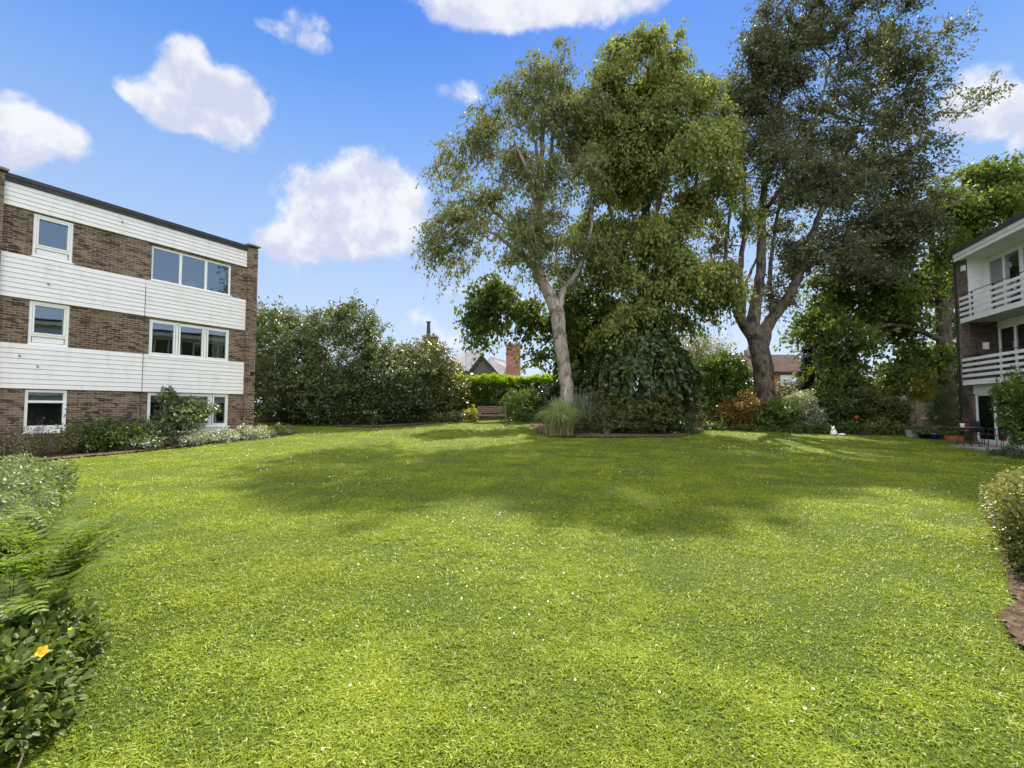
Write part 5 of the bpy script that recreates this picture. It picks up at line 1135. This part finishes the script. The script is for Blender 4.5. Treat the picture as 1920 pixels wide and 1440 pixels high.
for i, (x, y, n, L, lab, a) in enumerate(FN): fern(x, y, n, L, lab, 180+i, a, pi if i not in (0,) else 2.2)
bush('silvery_shrub', 'low silvery leaved shrub with pale flecks at the left, beyond the ferns', 'shrub', [(-6.75, 6.4, .42, .62, .6, .42), (-6.05, 5.6, .40, .52, .6, .40), (-7.8, 7.6, .40, .75, .7, .42), (-5.35, 4.95, .36, .42, .5, .36), (-7.3, 6.2, .42, .8, .7, .44), (-6.2, 4.9, .42, .7, .6, .42)], 1150, 26, .11, .05, L_FLECK, 190, shell=.7, stems=6, up=.6, lump=.05)
L_HYP = leafmat('broad_shrub_leaves', (.05, .085, .018), (.13, .185, .04), (.24, .22, .07), .35, .5, .3)
def hyp():
    E = np.array([(-2.62, 2.15, .22, .42, .38, .26), (-2.75, 2.45, .22, .45, .4, .26), (-2.35, 1.75, .2, .33, .32, .24), (-2.9, 1.9, .25, .5, .45, .3), (-2.45, 2.35, .14, .3, .3, .17), (-2.75, 2.85, .2, .32, .3, .22)])
    r = rs(200); B = g3(-2.5, 2.1); root = empty('hypericum_shrub', B, 0, 'broad leaved shrub with yellow flowers in the bottom left corner', 'shrub')
    C = sample_ell(E, 900, r, .7); o = norm(C-np.array([-2.5, 2.1, .05])); Q, ax, nr, L, W, rr = clump_leaves(C, o, r, 13, .07, .048, .52, .9, .05)
    Q[:, 2] = np.maximum(Q[:, 2], .02); V, Fq, A = leaves6_geo(Q-B, ax, nr, L, W*1.15, rr); npmesh('foliage', V, Fq, L_HYP, root, A)
    mb = MB()
    for i in range(90):
        c = C[r.randint(len(C))]; s0 = np.array([-2.5+r.randn()*.15, 2.1+r.randn()*.15, 0]); mb.tube([s0-B, (s0+c)/2+r.randn(3)*.03-B, c-B], [.005, .004, .002], 5)
    mb.build('stems', M_STEM, root)
    for (px, py, Y) in ((80, 1222, 2.18), (132, 1180, 2.5)):
        q = at(px, py, Y); fl = flower_mesh(np.array([q-B]), np.array([[.1, -.5, .8]]), .028 if Y < 2.3 else .012, r, M_YPETAL, root, 'flower', 5, True)
hyp()

# ================================================================== GRASS, DAISIES, FALLEN LEAVES
def in_beds(x, y):
    m_ = np.zeros(x.shape, bool)
    for b_ in BEDS: m_ |= inpoly(x, y, b_)
    return m_
L_GRASS = leafmat('grass_blades', (.075, .14, .010), (.32, .39, .034), (.46, .43, .14), .36, .5, .3, (1.3, 1.25, .5))
def grass():
    r = rs(300); rho0 = 31000; n = int(pi*rho0*9*np.log(1+(30/3)**2)*.62)
    # sample radius with density rho0/(1+(d/3)^2)
    u = r.rand(n); rad = 3*np.sqrt(np.exp(u*np.log(1+(30/3)**2))-1); th = r.uniform(radians(25), radians(155), n)
    x = rad*np.cos(th); y = rad*np.sin(th); ok = (x > -14) & (x < 21) & (y > .6) & ~in_beds(x, y)
    ok |= (rad < 8) & (y > .6) & ~in_beds(x-.06*np.sign(x), y)
    # patchy growth
    x, y, rad = x[ok], y[ok], rad[ok]
    pn = np.sin(x*1.7+np.sin(y*2.3)*1.3)*np.sin(y*1.9+np.sin(x*1.1)*1.7)+.6*np.sin(x*5.1+y*2.2)*np.sin(y*4.3-x*3.1)
    pn = .55*pn+1.3*(vnoise(x, y, 1.3, 1)-.5)+1.0*(vnoise(x, y, 5, 2)-.5)+1.1*(vnoise(x, y, 19, 3)-.5)*np.clip(2-rad/6, 0, 1); keep = r.rand(len(x)) < np.maximum(.34, .58+.5*pn); x, y, rad, pn = x[keep], y[keep], rad[keep], pn[keep]; n = len(x)
    z = gz(x, y); sc = 1+rad/6.5; H = (.010+.017*r.rand(n))*(1+.3*pn)*np.clip(.55+rad*.08, .6, 1)*np.minimum(sc, 1.5); W = (.003+.003*r.rand(n))*sc*np.clip(1.45-rad*.08, 1, 1.4)
    a = r.rand(n)*2*pi; lean = .5+1.0*r.rand(n); d = np.stack([np.cos(a), np.sin(a), 0*a], 1); b_ = r.rand(n)*2*pi; s = np.stack([np.cos(b_), np.sin(b_), 0*a], 1)
    B = np.stack([x, y, z-.003], 1); mid = B+d*(H*lean*.35)[:, None]+np.array([0, 0, 1.])*(H*.62)[:, None]; tip = B+d*(H*lean*1.15)[:, None]+np.array([0, 0, 1.])*(H*(1.05-.35*lean))[:, None]
    V = np.stack([B-s*(W*.5)[:, None], mid+s*(W*.55)[:, None], tip, mid-s*(W*.55)[:, None]], 1).reshape(-1, 3)
    Fq = (np.arange(n)*4)[:, None]+np.arange(4)[None]; rr = np.clip(.5+.30*pn+.6*(r.rand(n)-.5), 0, .92); rr[r.rand(n) < .02] = .99
    tag(npmesh('grass', V, Fq, L_GRASS, None, np.repeat(rr, 4)), 'short mown grass covering the whole lawn', 'grass', kind='stuff')
    # daisies
    q = 5200; rad = 2+22*r.rand(q)**.8; th = r.uniform(radians(25), radians(155), q); cx = rad*np.cos(th); cy = rad*np.sin(th)
    cl = (vnoise(cx, cy, .35, 8)*.6+vnoise(cx, cy, 1.4, 9)*.55) > .62+.12*r.rand(q)
    ok = cl & (cx > -12) & (cx < 19) & (cy > 1.5) & ~in_beds(cx, cy) & (r.rand(q) < np.clip((np.hypot(cx, cy)-1.5)/7, .12, 1)); cx, cy = cx[ok], cy[ok]
    Q = np.stack([cx, cy, gz(cx, cy)+.026], 1); k = len(Q); fs = (.0035+.0035*r.rand(len(cx)))*(1+np.hypot(cx, cy)*.10); pts = []; 
    N = norm(r.randn(k, 3)*.25+np.array([0, -.2, 1])); A_ = norm(np.cross(N, r.randn(k, 3))); Bv = np.cross(N, A_); ring = [Q+(A_*cos(t)+Bv*sin(t))*fs[:, None] for t in np.arange(6)*pi/3]
    V = np.stack(ring, 1).reshape(-1, 3); base = (np.arange(k)*6)[:, None]; Fq = np.concatenate([base+np.array([[0, 1, 2, 3]]), base+np.array([[0, 3, 4, 5]])])
    tag(npmesh('daisies', V, Fq, M_WPETAL, None, r.rand(len(V))), 'tiny white daisies and pale flecks scattered through the lawn', 'flowers', kind='stuff')
    q = 700; rad = 2+20*r.rand(q); th = r.uniform(radians(25), radians(155), q); cx = rad*np.cos(th); cy = rad*np.sin(th); ok = (cx > -12) & (cx < 19) & ~in_beds(cx, cy); cx, cy = cx[ok], cy[ok]; k = len(cx)
    L = .012+.022*r.rand(k); V, Fq, A = leaves_geo(np.stack([cx, cy, gz(cx, cy)+.035], 1), r.randn(k, 3)*np.array([1, 1, .25]), norm(r.randn(k, 3)*.3+np.array([0, 0, 1])), L, L*.6, r.rand(k), .15)
    tag(npmesh('fallen_leaves', V, Fq, leafmat('dry_leaves', (.26, .15, .06), (.42, .32, .14), None, .2, .7, .2, (1, 1, 1)), None, A), 'dry brown fallen leaves lying on the lawn', 'leaves', kind='stuff')
grass()
def soil_litter():
    r = rs(310); q = 2200; x = r.uniform(3.0, 5.2, q); y = r.uniform(2.5, 4.9, q); ok = inpoly(x, y, SOIL_POLY); x, y = x[ok], y[ok]; k = len(x)
    L = .015+.04*r.rand(k); V, Fq, A = leaves_geo(np.stack([x, y, gz(x, y)+.045+.02*r.rand(k)], 1), r.randn(k, 3)*np.array([1, 1, .3]), norm(r.randn(k, 3)*.6+np.array([0, 0, 1])), L, L*.35, r.rand(k), .1)
    tag(npmesh('leaf_litter', V, Fq, leafmat('litter', (.10, .07, .045), (.30, .23, .15), None, .1, .8, .2, (1, 1, 1)), None, A), 'dry litter and twigs on the bare soil beside the near hedge', 'litter', kind='stuff')
soil_litter()
